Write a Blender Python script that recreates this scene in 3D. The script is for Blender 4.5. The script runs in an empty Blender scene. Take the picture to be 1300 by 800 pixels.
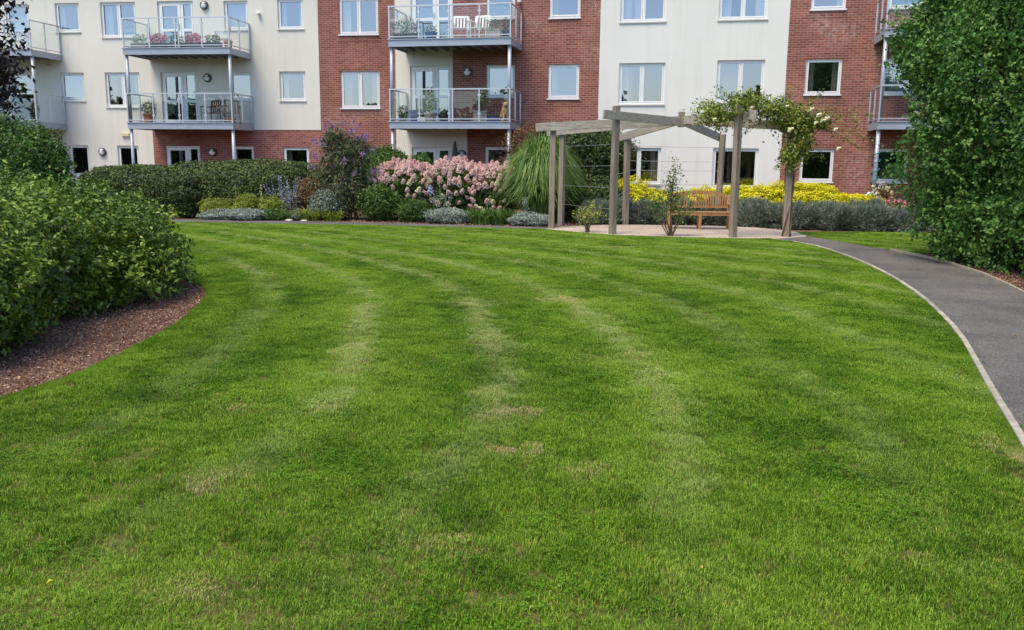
import bpy, math, random
import numpy as np
from mathutils import Vector, Matrix

random.seed(7)
RNG = np.random.default_rng(11)
S = bpy.context.scene
COL = S.collection

# ---------------------------------------------------------------- camera, sky, sun, exposure
cam = bpy.data.objects.new('camera', bpy.data.cameras.new('camera'))
COL.objects.link(cam)
cam.data.sensor_width = 36.0
cam.data.lens = 36.0 * 1100 / 1300
cam.data.clip_start = 0.1
cam.data.clip_end = 2000
PITCH = math.atan(195 / 1100)
cam.matrix_world = (Matrix.Translation((0, 0, 1.65)) @ Matrix.Rotation(math.pi / 2 - PITCH, 4, 'X')
                    @ Matrix.Rotation(math.radians(0.56), 4, 'Z'))
S.camera = cam

SUN_EL, SUN_AZ = math.radians(64), math.radians(222)   # azimuth clockwise from +Y
w = bpy.data.worlds.new('World'); S.world = w; w.use_nodes = True
nt = w.node_tree; nt.nodes.clear()
sky = nt.nodes.new('ShaderNodeTexSky'); sky.sky_type = 'NISHITA'; sky.sun_disc = False
sky.sun_elevation = SUN_EL; sky.sun_rotation = SUN_AZ
sky.air_density = 1.0; sky.dust_density = 1.0; sky.ozone_density = 1.5
bg = nt.nodes.new('ShaderNodeBackground'); bg.inputs['Strength'].default_value = 0.085
wo = nt.nodes.new('ShaderNodeOutputWorld')
nt.links.new(sky.outputs[0], bg.inputs[0]); nt.links.new(bg.outputs[0], wo.inputs[0])

sl = bpy.data.lights.new('sun', 'SUN'); sl.energy = 1.5; sl.angle = math.radians(28); sl.color = (1.0, 0.86, 0.64)
sun = bpy.data.objects.new('sun', sl); COL.objects.link(sun)
sd = Vector((math.sin(SUN_AZ) * math.cos(SUN_EL), math.cos(SUN_AZ) * math.cos(SUN_EL), math.sin(SUN_EL)))
sun.rotation_euler = sd.to_track_quat('Z', 'Y').to_euler(); sun.location = (-10, -20, 40)
vs = S.view_settings
vs.view_transform = 'Standard'; vs.look = 'None'; vs.gamma = 1.0; vs.exposure = 1.55; vs.use_curve_mapping = False
S.cycles.use_denoising = True; S.cycles.denoiser = 'OPENIMAGEDENOISE'; S.cycles.denoising_prefilter = 'NONE'; S.cycles.denoising_input_passes = 'RGB_ALBEDO_NORMAL'
S.cycles.max_bounces = 7; S.cycles.diffuse_bounces = 3; S.cycles.glossy_bounces = 3
S.cycles.transmission_bounces = 4; S.cycles.transparent_max_bounces = 12
S.cycles.sample_clamp_indirect = 3; S.cycles.caustics_reflective = False; S.cycles.caustics_refractive = False

# ---------------------------------------------------------------- materials
MATS = {}
class NT:
    def __init__(s, name):
        s.m = bpy.data.materials.new(name); s.m.use_nodes = True
        s.t = s.m.node_tree; s.t.nodes.clear(); MATS[name] = s.m
        s.out = s.t.nodes.new('ShaderNodeOutputMaterial')
    def n(s, typ, ins=None, **kw):
        nd = s.t.nodes.new('ShaderNode' + typ)
        for k, v in kw.items(): setattr(nd, k, v)
        for k, v in (ins or {}).items(): s.set(nd, k, v)
        return nd
    def set(s, nd, k, v):
        sock = nd.inputs[k]
        if isinstance(v, bpy.types.NodeSocket): s.t.links.new(v, sock)
        elif isinstance(v, bpy.types.Node): s.t.links.new(v.outputs[0], sock)
        else: sock.default_value = v
    def ramp(s, fac, stops, interp='LINEAR'):
        r = s.n('ValToRGB', {'Fac': fac}); e = r.color_ramp.elements; r.color_ramp.interpolation = interp
        while len(e) < len(stops): e.new(0.5)
        for i, (p, c) in enumerate(stops):
            e[i].position = p; e[i].color = (*c, 1) if len(c) == 3 else c
        return r.outputs[0]
    def mix(s, fac, a, b, mode='MIX'):
        nd = s.n('Mix', data_type='RGBA', blend_type=mode)
        for i, v in ((0, fac), (6, a), (7, b)):
            if isinstance(v, bpy.types.NodeSocket): s.t.links.new(v, nd.inputs[i])
            else: nd.inputs[i].default_value = v if i == 0 else ((*v, 1) if len(v) == 3 else v)
        return nd.outputs[2]
    def noise(s, scale, detail=4, vec=None, rough=0.55):
        nd = s.n('TexNoise', {'Scale': scale, 'Detail': detail, 'Roughness': rough})
        if vec is not None: s.set(nd, 'Vector', vec)
        return nd.outputs['Fac']
    def obj(s): return s.n('TexCoord').outputs['Object']
    def pos(s): return s.n('NewGeometry').outputs['Position']
    def done(s, color, rough=0.6, metal=0.0, bump=None, bs=0.3, bd=0.01, spec=0.5):
        p = s.n('BsdfPrincipled', {'Metallic': metal, 'Specular IOR Level': spec})
        for k, v in (('Base Color', color), ('Roughness', rough)):
            s.set(p, k, (*v, 1) if isinstance(v, tuple) and len(v) == 3 else v)
        if bump is not None:
            b = s.n('Bump', {'Strength': bs, 'Distance': bd, 'Height': bump}); s.set(p, 'Normal', b.outputs[0])
        s.set(s.out, 'Surface', p.outputs[0]); return s.m

def plain(name, c, rough=0.6, var=0.12, scale=3.0, metal=0.0, bump=0.0, spec=0.5):
    t = NT(name); v = t.noise(scale, 6, t.obj())
    col = t.ramp(v, [(0.3, tuple(x * (1 - var) for x in c)), (0.7, tuple(min(1, x * (1 + var)) for x in c))])
    return t.done(col, rough, metal, t.noise(scale * 12, 4, t.obj()) if bump else None, bump, 0.004, spec)

def leafmat(name, dark, mid, light, rough=0.5, trans_=0.3, spec=0.35, clump=1.6, odd=None):
    t = NT(name)
    r = t.n('Attribute', attribute_name='rnd').outputs['Fac']
    nz = t.noise(clump, 3, t.pos())
    m = t.n('Math', {0: r, 1: nz}, operation='ADD').outputs[0]
    m2 = t.n('Math', {0: m, 1: 0.5}, operation='MULTIPLY').outputs[0]
    col = t.ramp(m2, [(0.25, dark), (0.5, mid), (0.75, light)])
    if odd:
        k = t.ramp(r, [(0.994, (0, 0, 0)), (0.996, (1, 1, 1))]); col = t.mix(k, col, odd)
    p = t.n('BsdfPrincipled', {'Base Color': col, 'Roughness': rough, 'Specular IOR Level': spec})
    tr = t.n('BsdfTranslucent', {'Color': col})
    mx = t.n('MixShader', {0: trans_ * .6, 1: p.outputs[0], 2: tr.outputs[0]})
    t.set(t.out, 'Surface', mx.outputs[0]); return t.m

def brickmat(name):
    t = NT(name); o = t.obj(); sp = t.n('SeparateXYZ', {0: o})
    v = t.n('CombineXYZ', {'X': sp.outputs[0], 'Y': sp.outputs[2]}).outputs[0]
    b = t.n('TexBrick', {'Vector': v, 'Color1': (0.235, 0.070, 0.052, 1), 'Color2': (0.365, 0.13, 0.098, 1), 'Mortar': (0.37, 0.31, 0.28, 1),
                         'Scale': 1.0, 'Mortar Size': 0.0075, 'Mortar Smooth': 0.2, 'Bias': -0.1, 'Brick Width': 0.225, 'Row Height': 0.075})
    col = b.outputs['Color']
    big = t.ramp(t.noise(0.7, 5, v), [(0.35, (0.82, 0.8, 0.8)), (0.7, (1.12, 1.08, 1.05))])
    col = t.mix(1.0, col, big, 'MULTIPLY')
    e1 = t.ramp(t.noise(0.45, 3, v), [(0.52, (0, 0, 0)), (0.68, (1, 1, 1))])
    e2 = t.ramp(t.noise(7, 6, v, 0.7), [(0.46, (0, 0, 0)), (0.66, (1, 1, 1))])
    ef = t.n('Math', {0: e1, 1: e2}, operation='MULTIPLY').outputs[0]
    ef = t.n('Math', {0: ef, 1: 0.55}, operation='MULTIPLY').outputs[0]
    col = t.mix(ef, col, (0.62, 0.52, 0.5))
    inv = t.n('Math', {0: 1.0, 1: b.outputs['Fac']}, operation='SUBTRACT').outputs[0]
    return t.done(col, 0.85, 0, inv, 0.6, 0.006, 0.2)

def rendermat(name, c):
    t = NT(name); o = t.obj()
    col = t.ramp(t.noise(0.5, 6, o), [(0.3, tuple(x * 0.93 for x in c)), (0.7, c)])
    mp = t.n('Mapping', {'Vector': o, 'Scale': (2.2, 2.2, 0.16)})
    st = t.ramp(t.noise(1.6, 5, mp.outputs[0], 0.65), [(0.5, (1, 1, 1)), (0.8, (0.87, 0.86, 0.83))])
    col = t.mix(0.8, col, st, 'MULTIPLY')
    return t.done(col, 0.9, 0, t.noise(60, 3, o), 0.25, 0.004, 0.15)

def glassmat(name, ior, tint, wave=0.0, gcol_=(0.95, 0.97, 1)):
    t = NT(name)
    fc = t.n('LayerWeight', {'Blend': 0.5}).outputs['Facing']
    p5 = t.n('Math', {0: fc, 1: 5.0}, operation='POWER').outputs[0]
    fr = t.n('Math', {0: p5, 1: 1 - ior, 2: ior}, operation='MULTIPLY_ADD')
    tr = t.n('BsdfTransparent', {'Color': (*tint, 1)})
    gl = t.n('BsdfGlossy', {'Roughness': 0.0, 'Color': (*gcol_, 1)})
    if wave:
        b = t.n('Bump', {'Strength': wave, 'Distance': 0.01, 'Height': t.noise(1.3, 1, t.obj())})
        t.set(gl, 'Normal', b.outputs[0])
    mx = t.n('MixShader', {0: fr.outputs[0], 1: tr.outputs[0], 2: gl.outputs[0]})
    t.set(t.out, 'Surface', mx.outputs[0]); return t.m

def woodmat(name, a, b, rough=0.75, axis=2, g=24):
    t = NT(name); sc = [g, g, g]; sc[axis] = 1.2
    mp = t.n('Mapping', {'Vector': t.obj(), 'Scale': tuple(sc)})
    v = t.noise(1.0, 6, mp.outputs[0], 0.65); v2 = t.noise(1.3, 3, t.obj())
    col = t.ramp(v, [(0.3, a), (0.7, b)])
    col = t.mix(0.5, col, t.ramp(v2, [(0.3, (0.7, 0.7, 0.7)), (0.7, (1.15, 1.12, 1.1))]), 'MULTIPLY')
    return t.done(col, rough, 0, v, 0.5, 0.004, 0.25)

brickmat('brick')
rendermat('cream_render', (0.76, 0.735, 0.67)); rendermat('white_render', (0.77, 0.765, 0.735))
plain('white_upvc', (0.80, 0.81, 0.82), 0.3, 0.02, 2)
plain('sill_stone', (0.62, 0.60, 0.55), 0.7, 0.08, 4)
plain('grey_steel', (0.36, 0.40, 0.47), 0.42, 0.08, 3, 0.2)
plain('rail_steel', (0.58, 0.60, 0.64), 0.38, 0.05, 3, 0.55)
plain('dark_steel', (0.07, 0.075, 0.085), 0.6, 0.15, 3)
plain('deck_under', (0.20, 0.22, 0.25), 0.7, 0.15, 2)
plain('room_paint', (0.30, 0.28, 0.25), 0.9, 0.1, 1)
plain('curtain_white', (0.78, 0.79, 0.80), 0.9, 0.05, 2)
plain('curtain_beige', (0.50, 0.45, 0.36), 0.9, 0.08, 2)
plain('curtain_green', (0.28, 0.33, 0.24), 0.9, 0.1, 2)
plain('blind_dark', (0.05, 0.05, 0.055), 0.8, 0.1, 2)
plain('lamp_white', (0.75, 0.76, 0.78), 0.35, 0.03)
plain('roof_slate', (0.08, 0.085, 0.095), 0.8, 0.2, 6)
plain('green_plastic', (0.02, 0.16, 0.15), 0.4, 0.1)
plain('terracotta', (0.42, 0.16, 0.08), 0.8, 0.2, 9, 0, 0.3)
plain('blue_glaze', (0.03, 0.08, 0.32), 0.25, 0.15)
plain('black_plastic', (0.03, 0.032, 0.035), 0.5, 0.2)
plain('grey_pot', (0.22, 0.22, 0.22), 0.7, 0.2, 8)
plain('stone_pot', (0.42, 0.37, 0.30), 0.85, 0.2, 8, 0, 0.3)
plain('orange_glaze', (0.62, 0.22, 0.05), 0.4, 0.2)
plain('white_metal', (0.80, 0.80, 0.78), 0.4, 0.03)
plain('cream_plastic', (0.68, 0.60, 0.36), 0.5, 0.05)
plain('wicker', (0.14, 0.085, 0.055), 0.8, 0.3, 30, 0, 0.4)
plain('tan_fur', (0.50, 0.30, 0.14), 0.9, 0.2, 12, 0, 0.5)
t = NT('concrete_kerb'); oi = t.n('ObjectInfo').outputs['Random']
c = t.ramp(t.noise(9, 6, t.pos(), .7), [(0.3, (0.25, 0.23, 0.19)), (0.6, (0.44, 0.41, 0.36)), (0.8, (0.52, 0.49, 0.43))])
c = t.mix(1.0, c, t.ramp(oi, [(0.0, (0.72, 0.71, 0.68)), (1.0, (1.12, 1.10, 1.06))]), 'MULTIPLY')
t.done(c, 0.9, 0, t.noise(70, 4, t.pos()), 0.4, 0.004, 0.2)
plain('timber_edge', (0.34, 0.29, 0.20), 0.85, 0.2, 10, 0, 0.3)
plain('wire', (0.42, 0.44, 0.45), 0.4, 0.05, 3, 0.7)
plain('bark', (0.16, 0.12, 0.085), 0.9, 0.3, 14, 0, 0.6)
plain('bark_dark', (0.06, 0.045, 0.035), 0.9, 0.3, 14, 0, 0.6)
plain('twig', (0.17, 0.12, 0.075), 0.85, 0.25, 10)
plain('stone_pale', (0.52, 0.48, 0.42), 0.9, 0.2, 9)
glassmat('window_glass', 0.34, (0.60, 0.64, 0.68), 0.02, (0.80, 0.86, 0.98))
glassmat('rail_glass', 0.035, (0.95, 0.97, 0.965))
woodmat('weathered_oak', (0.155, 0.125, 0.095), (0.385, 0.325, 0.26))
woodmat('weathered_beam', (0.22, 0.19, 0.16), (0.50, 0.46, 0.40), axis=0)
woodmat('bench_teak', (0.36, 0.175, 0.065), (0.60, 0.35, 0.16), 0.55)

# ground materials
t = NT('thatch'); c = t.ramp(t.noise(3, 6, t.pos()), [(0.3, (0.055, 0.055, 0.016)), (0.7, (0.16, 0.135, 0.055))])
t.done(c, 0.95, 0, t.noise(90, 4, t.pos()), 0.6, 0.01, 0.1)
t = NT('far_ground'); c = t.ramp(t.noise(0.4, 6, t.pos()), [(0.3, (0.035, 0.075, 0.012)), (0.7, (0.07, 0.12, 0.02))])
t.done(c, 0.95, 0, t.noise(30, 4, t.pos()), 0.6, 0.02, 0.1)
t = NT('soil'); n1 = t.noise(30, 8, t.pos(), 0.7)
c = t.mix(0.55, t.ramp(n1, [(0.3, (0.07, 0.04, 0.03)), (0.7, (0.24, 0.145, 0.11))]), t.ramp(t.noise(1.2, 4, t.pos()), [(0.3, (0.09, 0.055, 0.042)), (0.7, (0.19, 0.125, 0.10))]))
t.done(c, 0.95, 0, n1, 0.9, 0.02, 0.1)
t = NT('asphalt'); vor = t.n('TexVoronoi', {'Vector': t.pos(), 'Scale': 130.0}); n1 = t.noise(1.1, 6, t.pos(), 0.6)
c = t.ramp(vor.outputs['Color'], [(0.2, (0.058, 0.055, 0.055)), (0.8, (0.175, 0.167, 0.163))])
c = t.mix(1.0, c, t.ramp(n1, [(0.3, (0.62, 0.62, 0.63)), (0.5, (0.98, 0.97, 0.95)), (0.72, (1.32, 1.28, 1.22))]), 'MULTIPLY')
t.done(c, 0.85, 0, vor.outputs['Distance'], 0.5, 0.004, 0.3)
t = NT('resin_gravel'); vor = t.n('TexVoronoi', {'Vector': t.pos(), 'Scale': 70.0})
c = t.ramp(vor.outputs['Color'], [(0.2, (0.36, 0.285, 0.235)), (0.8, (0.56, 0.48, 0.41))])
c = t.mix(1.0, c, t.ramp(t.noise(1.3, 5, t.pos()), [(0.3, (0.8, 0.8, 0.8)), (0.7, (1.05, 1.05, 1.05))]), 'MULTIPLY')
t.done(c, 0.9, 0, vor.outputs['Distance'], 0.5, 0.006, 0.2)

# grass blades: colour from the patch they grow in (dry, pale, dark, painted mowing sheen) and the single blade
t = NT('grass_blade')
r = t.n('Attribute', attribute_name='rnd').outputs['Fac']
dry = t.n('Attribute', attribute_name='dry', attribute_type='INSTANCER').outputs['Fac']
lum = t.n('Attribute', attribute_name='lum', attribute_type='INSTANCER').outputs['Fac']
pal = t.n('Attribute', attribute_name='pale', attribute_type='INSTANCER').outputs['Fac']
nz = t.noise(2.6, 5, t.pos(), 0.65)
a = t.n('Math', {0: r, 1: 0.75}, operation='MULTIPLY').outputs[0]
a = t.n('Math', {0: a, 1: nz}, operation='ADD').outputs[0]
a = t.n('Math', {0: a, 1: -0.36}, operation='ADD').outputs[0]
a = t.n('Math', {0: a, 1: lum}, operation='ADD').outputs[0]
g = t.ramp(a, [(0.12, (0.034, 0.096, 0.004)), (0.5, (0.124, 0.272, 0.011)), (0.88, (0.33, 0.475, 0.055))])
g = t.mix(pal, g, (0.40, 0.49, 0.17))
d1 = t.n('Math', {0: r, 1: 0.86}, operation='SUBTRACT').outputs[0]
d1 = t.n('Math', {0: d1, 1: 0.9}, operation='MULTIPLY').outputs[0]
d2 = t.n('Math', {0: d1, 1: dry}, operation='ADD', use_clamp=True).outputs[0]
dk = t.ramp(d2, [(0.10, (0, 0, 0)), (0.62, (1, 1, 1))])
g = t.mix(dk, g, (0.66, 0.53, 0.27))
p = t.n('BsdfPrincipled', {'Base Color': g, 'Roughness': 0.55, 'Specular IOR Level': 0.15})
tr = t.n('BsdfTranslucent', {'Color': g})
mx = t.n('MixShader', {0: 0.3, 1: p.outputs[0], 2: tr.outputs[0]}); t.set(t.out, 'Surface', mx.outputs[0])

leafmat('leaf_laurel', (0.028, 0.064, 0.008), (0.098, 0.178, 0.016), (0.27, 0.38, 0.036), 0.42, 0.3, 0.4, 1.4, (0.42, 0.36, 0.03))
leafmat('leaf_hazel', (0.043, 0.119, 0.021), (0.106, 0.232, 0.042), (0.162, 0.281, 0.056), 0.5, 0.3, 0.35, 0.9, (0.40, 0.36, 0.06))
leafmat('leaf_privet', (0.029, 0.078, 0.013), (0.085, 0.182, 0.026), (0.169, 0.286, 0.046), 0.45, 0.3, 0.4, 1.5)
leafmat('leaf_hebe', (0.030, 0.052, 0.020), (0.072, 0.115, 0.038), (0.155, 0.215, 0.06), 0.6, 0.2, 0.3, 2.2)
leafmat('leaf_dark', (0.018, 0.039, 0.013), (0.049, 0.088, 0.021), (0.104, 0.156, 0.034), 0.45, 0.25, 0.4, 1.5)
leafmat('leaf_green', (0.029, 0.078, 0.013), (0.072, 0.15, 0.026), (0.156, 0.26, 0.052), 0.5, 0.3, 0.35, 2)
leafmat('leaf_buddleia', (0.035, 0.048, 0.026), (0.085, 0.115, 0.045), (0.17, 0.18, 0.085), 0.5, 0.3, 0.3, 3)
leafmat('leaf_rose', (0.075, 0.115, 0.016), (0.20, 0.265, 0.034), (0.38, 0.42, 0.08), 0.5, 0.35, 0.3, 2.5)
leafmat('petal_blush', (0.70, 0.40, 0.38), (0.80, 0.58, 0.53), (0.86, 0.74, 0.66), 0.7, 0.3, 0.2, 6)
leafmat('leaf_red', (0.065, 0.046, 0.019), (0.156, 0.098, 0.039), (0.312, 0.169, 0.065), 0.5, 0.3, 0.35, 2)
leafmat('leaf_lime', (0.12, 0.17, 0.02), (0.24, 0.30, 0.035), (0.40, 0.44, 0.07), 0.5, 0.35, 0.3, 3)
leafmat('leaf_yellow', (0.50, 0.47, 0.012), (0.74, 0.70, 0.016), (0.88, 0.85, 0.05), 0.5, 0.35, 0.3, 2)
leafmat('leaf_silver', (0.14, 0.19, 0.15), (0.27, 0.33, 0.28), (0.44, 0.50, 0.44), 0.7, 0.2, 0.2, 3)
leafmat('leaf_lavender', (0.085, 0.112, 0.08), (0.195, 0.235, 0.18), (0.34, 0.385, 0.31), 0.7, 0.2, 0.2, 1.4)
leafmat('leaf_purple', (0.012, 0.008, 0.010), (0.028, 0.016, 0.020), (0.06, 0.032, 0.035), 0.4, 0.25, 0.4, 2)
leafmat('leaf_miscanthus', (0.06, 0.135, 0.026), (0.145, 0.27, 0.05), (0.31, 0.43, 0.13), 0.45, 0.35, 0.35, 2)
leafmat('petal_pink', (0.60, 0.28, 0.29), (0.77, 0.49, 0.47), (0.85, 0.70, 0.62), 0.7, 0.3, 0.2, 6)
leafmat('petal_cream', (0.62, 0.56, 0.33), (0.75, 0.70, 0.45), (0.82, 0.80, 0.62), 0.7, 0.3, 0.2, 6)
leafmat('petal_purple', (0.20, 0.10, 0.27), (0.34, 0.19, 0.43), (0.48, 0.32, 0.55), 0.7, 0.3, 0.2, 6)
leafmat('petal_blue', (0.24, 0.25, 0.44), (0.38, 0.40, 0.60), (0.52, 0.54, 0.72), 0.7, 0.3, 0.2, 6)
leafmat('petal_magenta', (0.62, 0.10, 0.24), (0.75, 0.22, 0.36), (0.85, 0.45, 0.52), 0.7, 0.3, 0.2, 6)
leafmat('petal_white', (0.66, 0.66, 0.60), (0.76, 0.76, 0.72), (0.84, 0.84, 0.82), 0.7, 0.3, 0.2, 6)
leafmat('mulch_chip', (0.11, 0.056, 0.04), (0.25, 0.135, 0.098), (0.44, 0.29, 0.225), 0.9, 0.0, 0.2, 5)
leafmat('dead_leaf', (0.30, 0.17, 0.05), (0.48, 0.32, 0.11), (0.62, 0.48, 0.22), 0.8, 0.1, 0.2, 8)
leafmat('far_leaf', (0.012, 0.028, 0.008), (0.03, 0.06, 0.014), (0.06, 0.10, 0.022), 0.6, 0.2, 0.2, 0.4)

# ---------------------------------------------------------------- helpers
def tag(o, label=None, cat=None, group=None, kind=None):
    for k, v in (('label', label), ('category', cat), ('group', group), ('kind', kind)):
        if v: o[k] = v
    return o

def link(name, me, parent=None, loc=None, rz=None):
    o = bpy.data.objects.new(name, me); COL.objects.link(o)
    if parent is not None: o.parent = parent
    if loc is not None: o.location = loc
    if rz is not None: o.rotation_euler = (0, 0, rz)
    return o

def empty(name, loc, rz=0.0):
    o = bpy.data.objects.new(name, None); COL.objects.link(o)
    o.location = loc; o.rotation_euler = (0, 0, rz); o.empty_display_size = 0.2
    return o

def np_mesh(name, V, F, mat, rnd=None, smooth=False):
    me = bpy.data.meshes.new(name); V = np.asarray(V, np.float32); F = np.asarray(F, np.int32)
    k = F.shape[1]
    me.vertices.add(len(V)); me.vertices.foreach_set('co', V.ravel())
    me.loops.add(F.size); me.loops.foreach_set('vertex_index', F.ravel())
    me.polygons.add(len(F)); me.polygons.foreach_set('loop_start', np.arange(0, F.size, k, dtype=np.int32))
    me.polygons.foreach_set('loop_total', np.full(len(F), k, np.int32))
    if smooth: me.polygons.foreach_set('use_smooth', np.ones(len(F), bool))
    me.update(calc_edges=True)
    if rnd is not None:
        at = me.attributes.new('rnd', 'FLOAT', 'POINT'); at.data.foreach_set('value', np.asarray(rnd, np.float32))
    me.materials.append(MATS[mat]); return me

class MB:
    def __init__(s): s.v = []; s.f = []
    def box(s, x0, x1, y0, y1, z0, z1, M=None):
        b = len(s.v)
        for x, y, z in ((x0, y0, z0), (x1, y0, z0), (x1, y1, z0), (x0, y1, z0), (x0, y0, z1), (x1, y0, z1), (x1, y1, z1), (x0, y1, z1)):
            p = Vector((x, y, z)); s.v.append(tuple(M @ p if M else p))
        for q in ((0, 3, 2, 1), (4, 5, 6, 7), (0, 1, 5, 4), (1, 2, 6, 5), (2, 3, 7, 6), (3, 0, 4, 7)): s.f.append(tuple(b + i for i in q))
        return s
    def quad(s, *ps):
        b = len(s.v); s.v += [tuple(p) for p in ps]; s.f.append(tuple(range(b, b + len(ps)))); return s
    def tube(s, pts, r, n=8, cap=True):
        pts = [Vector(p) for p in pts]; rs = r if isinstance(r, (list, tuple)) else [r] * len(pts)
        b = len(s.v)
        for i, p in enumerate(pts):
            d = (pts[min(i + 1, len(pts) - 1)] - pts[max(i - 1, 0)]).normalized()
            u = d.orthogonal().normalized() if i == 0 else (u - d * u.dot(d)).normalized()
            v = d.cross(u)
            for k in range(n):
                a = 2 * math.pi * k / n; s.v.append(tuple(p + (u * math.cos(a) + v * math.sin(a)) * rs[i]))
        for i in range(len(pts) - 1):
            for k in range(n):
                k2 = (k + 1) % n; s.f.append((b + i * n + k, b + i * n + k2, b + (i + 1) * n + k2, b + (i + 1) * n + k))
        if cap: s.f.append(tuple(b + k for k in reversed(range(n)))); s.f.append(tuple(b + (len(pts) - 1) * n + k for k in range(n)))
        return s
    def lathe(s, prof, n=16, c=(0, 0, 0)):
        b = len(s.v)
        for r, z in prof:
            for k in range(n):
                a = 2 * math.pi * k / n; s.v.append((c[0] + r * math.cos(a), c[1] + r * math.sin(a), c[2] + z))
        for i in range(len(prof) - 1):
            for k in range(n):
                k2 = (k + 1) % n; s.f.append((b + i * n + k, b + i * n + k2, b + (i + 1) * n + k2, b + (i + 1) * n + k))
        s.f.append(tuple(b + k for k in reversed(range(n)))); s.f.append(tuple(b + (len(prof) - 1) * n + k for k in range(n)))
        return s
    def mesh(s, name, mat, smooth=False):
        me = bpy.data.meshes.new(name); me.from_pydata(s.v, [], s.f); me.materials.append(MATS[mat])
        if smooth:
            for p in me.polygons: p.use_smooth = True
        me.update(); return me
    def build(s, name, mat, parent=None, loc=None, rz=None, smooth=False, bevel=0.0):
        o = link(name, s.mesh(name, mat, smooth), parent, loc, rz)
        if bevel:
            m = o.modifiers.new('bevel', 'BEVEL'); m.width = bevel; m.segments = 2; m.limit_method = 'ANGLE'
        return o

# ---- leaf clouds
def unit(v): return v / np.maximum(np.linalg.norm(v, axis=1, keepdims=True), 1e-9)

def leaves(P, N, size, aspect=0.5, spread=0.8, fold=0.25, up=0.0, droop=0.0, svar=0.35, rng=RNG, simple=False):
    """folded four-triangle leaves at points P facing about N; returns verts, faces, rnd"""
    n = len(P)
    nrm = unit(N + rng.normal(0, spread, (n, 3)) + np.array([0, 0, up]))
    tdir = rng.normal(0, 1, (n, 3)) + np.array([0, 0, -droop])
    tdir = unit(tdir - nrm * np.sum(tdir * nrm, 1, keepdims=True)); side = np.cross(nrm, tdir)
    L = (size * (1 + rng.uniform(-svar, svar, n)))[:, None]; W = L * aspect * 0.5
    b = P - tdir * L * 0.5; tip = P + tdir * L * 0.5 - nrm * L * 0.12
    mid = P - tdir * L * 0.05
    ml = mid + side * W + nrm * W * fold; mr = mid - side * W + nrm * W * fold
    if simple:      # far away: two triangles folded along the midrib
        V = np.stack([b, ml, tip, mr], 1).reshape(-1, 3); i = (np.arange(n) * 4)[:, None, None]
        return V, (np.array([[0, 2, 1], [0, 3, 2]])[None] + i).reshape(-1, 3), np.repeat(rng.uniform(0, 1, n), 4)
    V = np.stack([b, ml, mid, mr, tip], 1).reshape(-1, 3)
    i = (np.arange(n) * 5)[:, None, None]
    F = (np.array([[0, 2, 1], [0, 3, 2], [1, 2, 4], [2, 3, 4]])[None] + i).reshape(-1, 3)
    return V, F, np.repeat(rng.uniform(0, 1, n), 5)

def lump(D, k, seed):
    r = np.random.default_rng(seed); out = np.zeros(len(D))
    for j in range(7):
        q = r.normal(0, 1, 3) * (1.5 + j * 0.8); out += np.sin(D @ q * 2.0 + r.uniform(0, 6.3)) / (1.2 + j * 0.5)
    return out * k

def blobpts(blobs, n, depth=0.25, lumpy=0.06, p=2.0, zmin=0.03, seed=1, outer=0.0):
    """points in the skin of a union of superellipsoids (cx,cy,cz,rx,ry,rz)"""
    rng = np.random.default_rng(seed); B = np.array(blobs, float)
    area = (B[:, 3] * B[:, 4] + B[:, 3] * B[:, 5] + B[:, 4] * B[:, 5]); area /= area.sum()
    PP, NN = [], []
    for bi, (b, a) in enumerate(zip(B, area)):
        m = int(n * a * 1.6) + 10
        D = unit(rng.normal(0, 1, (m, 3))); D2 = unit(D / b[3:])    # favour even cover
        D = np.where((rng.uniform(0, 1, m) < 0.5)[:, None], D, unit(D * 1.0))
        k = (np.abs(D) ** p).sum(1) ** (-1 / p)
        rad = k * (1 - np.abs(rng.normal(0, depth, m))) * (1 + lump(D, lumpy, seed * 31 + bi)) + outer * rng.exponential(0.25, m) * (rng.uniform(0, 1, m) < 0.06)
        ok = rad > 0.15
        P = b[:3] + D * rad[:, None] * b[3:]
        Nn = unit(np.sign(D) * np.abs(D * k[:, None]) ** (p - 1) / b[3:])
        for bj, c in enumerate(B):
            if bj != bi:
                q = (np.abs((P - c[:3]) / c[3:]) ** p).sum(1) ** (1 / p); ok &= q > 0.72
        ok &= P[:, 2] > zmin
        PP.append(P[ok]); NN.append(Nn[ok])
    P = np.concatenate(PP); N = np.concatenate(NN)
    s = rng.permutation(len(P))[:n]
    return P[s], N[s]

def shoots(blobs, ns, per, length, size, aspect, p, seed, up=.5, lumpy=.06):
    """leafy twig ends standing out of the skin of a hedge"""
    P, N = blobpts(blobs, ns, .05, lumpy, p, .05, seed); k = np.random.default_rng(seed + 5); n = len(P)
    d = unit(N + np.array([0, 0, up]) + k.normal(0, .35, (n, 3))); L = length * k.uniform(.4, 1.3, n)
    tt = np.tile(np.linspace(-.3, 1, per), n); i = np.repeat(np.arange(n), per)
    q = P[i] + d[i] * (tt * L[i])[:, None] + k.normal(0, size * .32, (n * per, 3))
    V, F, _ = leaves(q, d[i] * .6 + np.array([0, 0, .7]), size, aspect, .6, .3, 0, .15, rng=k)
    return V, F, np.repeat(np.clip(np.repeat(k.uniform(.2, .8, n), per) + .14 * tt + k.normal(0, .08, n * per), 0, .99), 5)

def stems(base, ends, r, mat, parent, name='stem', n=5, bow=0.15):
    for e in ends:
        b = Vector(base) + Vector((random.uniform(-.08, .08), random.uniform(-.08, .08), 0)); e = Vector(e)
        m = (b + e) / 2 + Vector((random.uniform(-bow, bow), random.uniform(-bow, bow), bow))
        MB().tube([b, b.lerp(m, .5) + Vector((0, 0, .05)), m, m.lerp(e, .55), e], [r, r * .85, r * .7, r * .5, r * .25], n).build(name, mat, parent, smooth=True)

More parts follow.
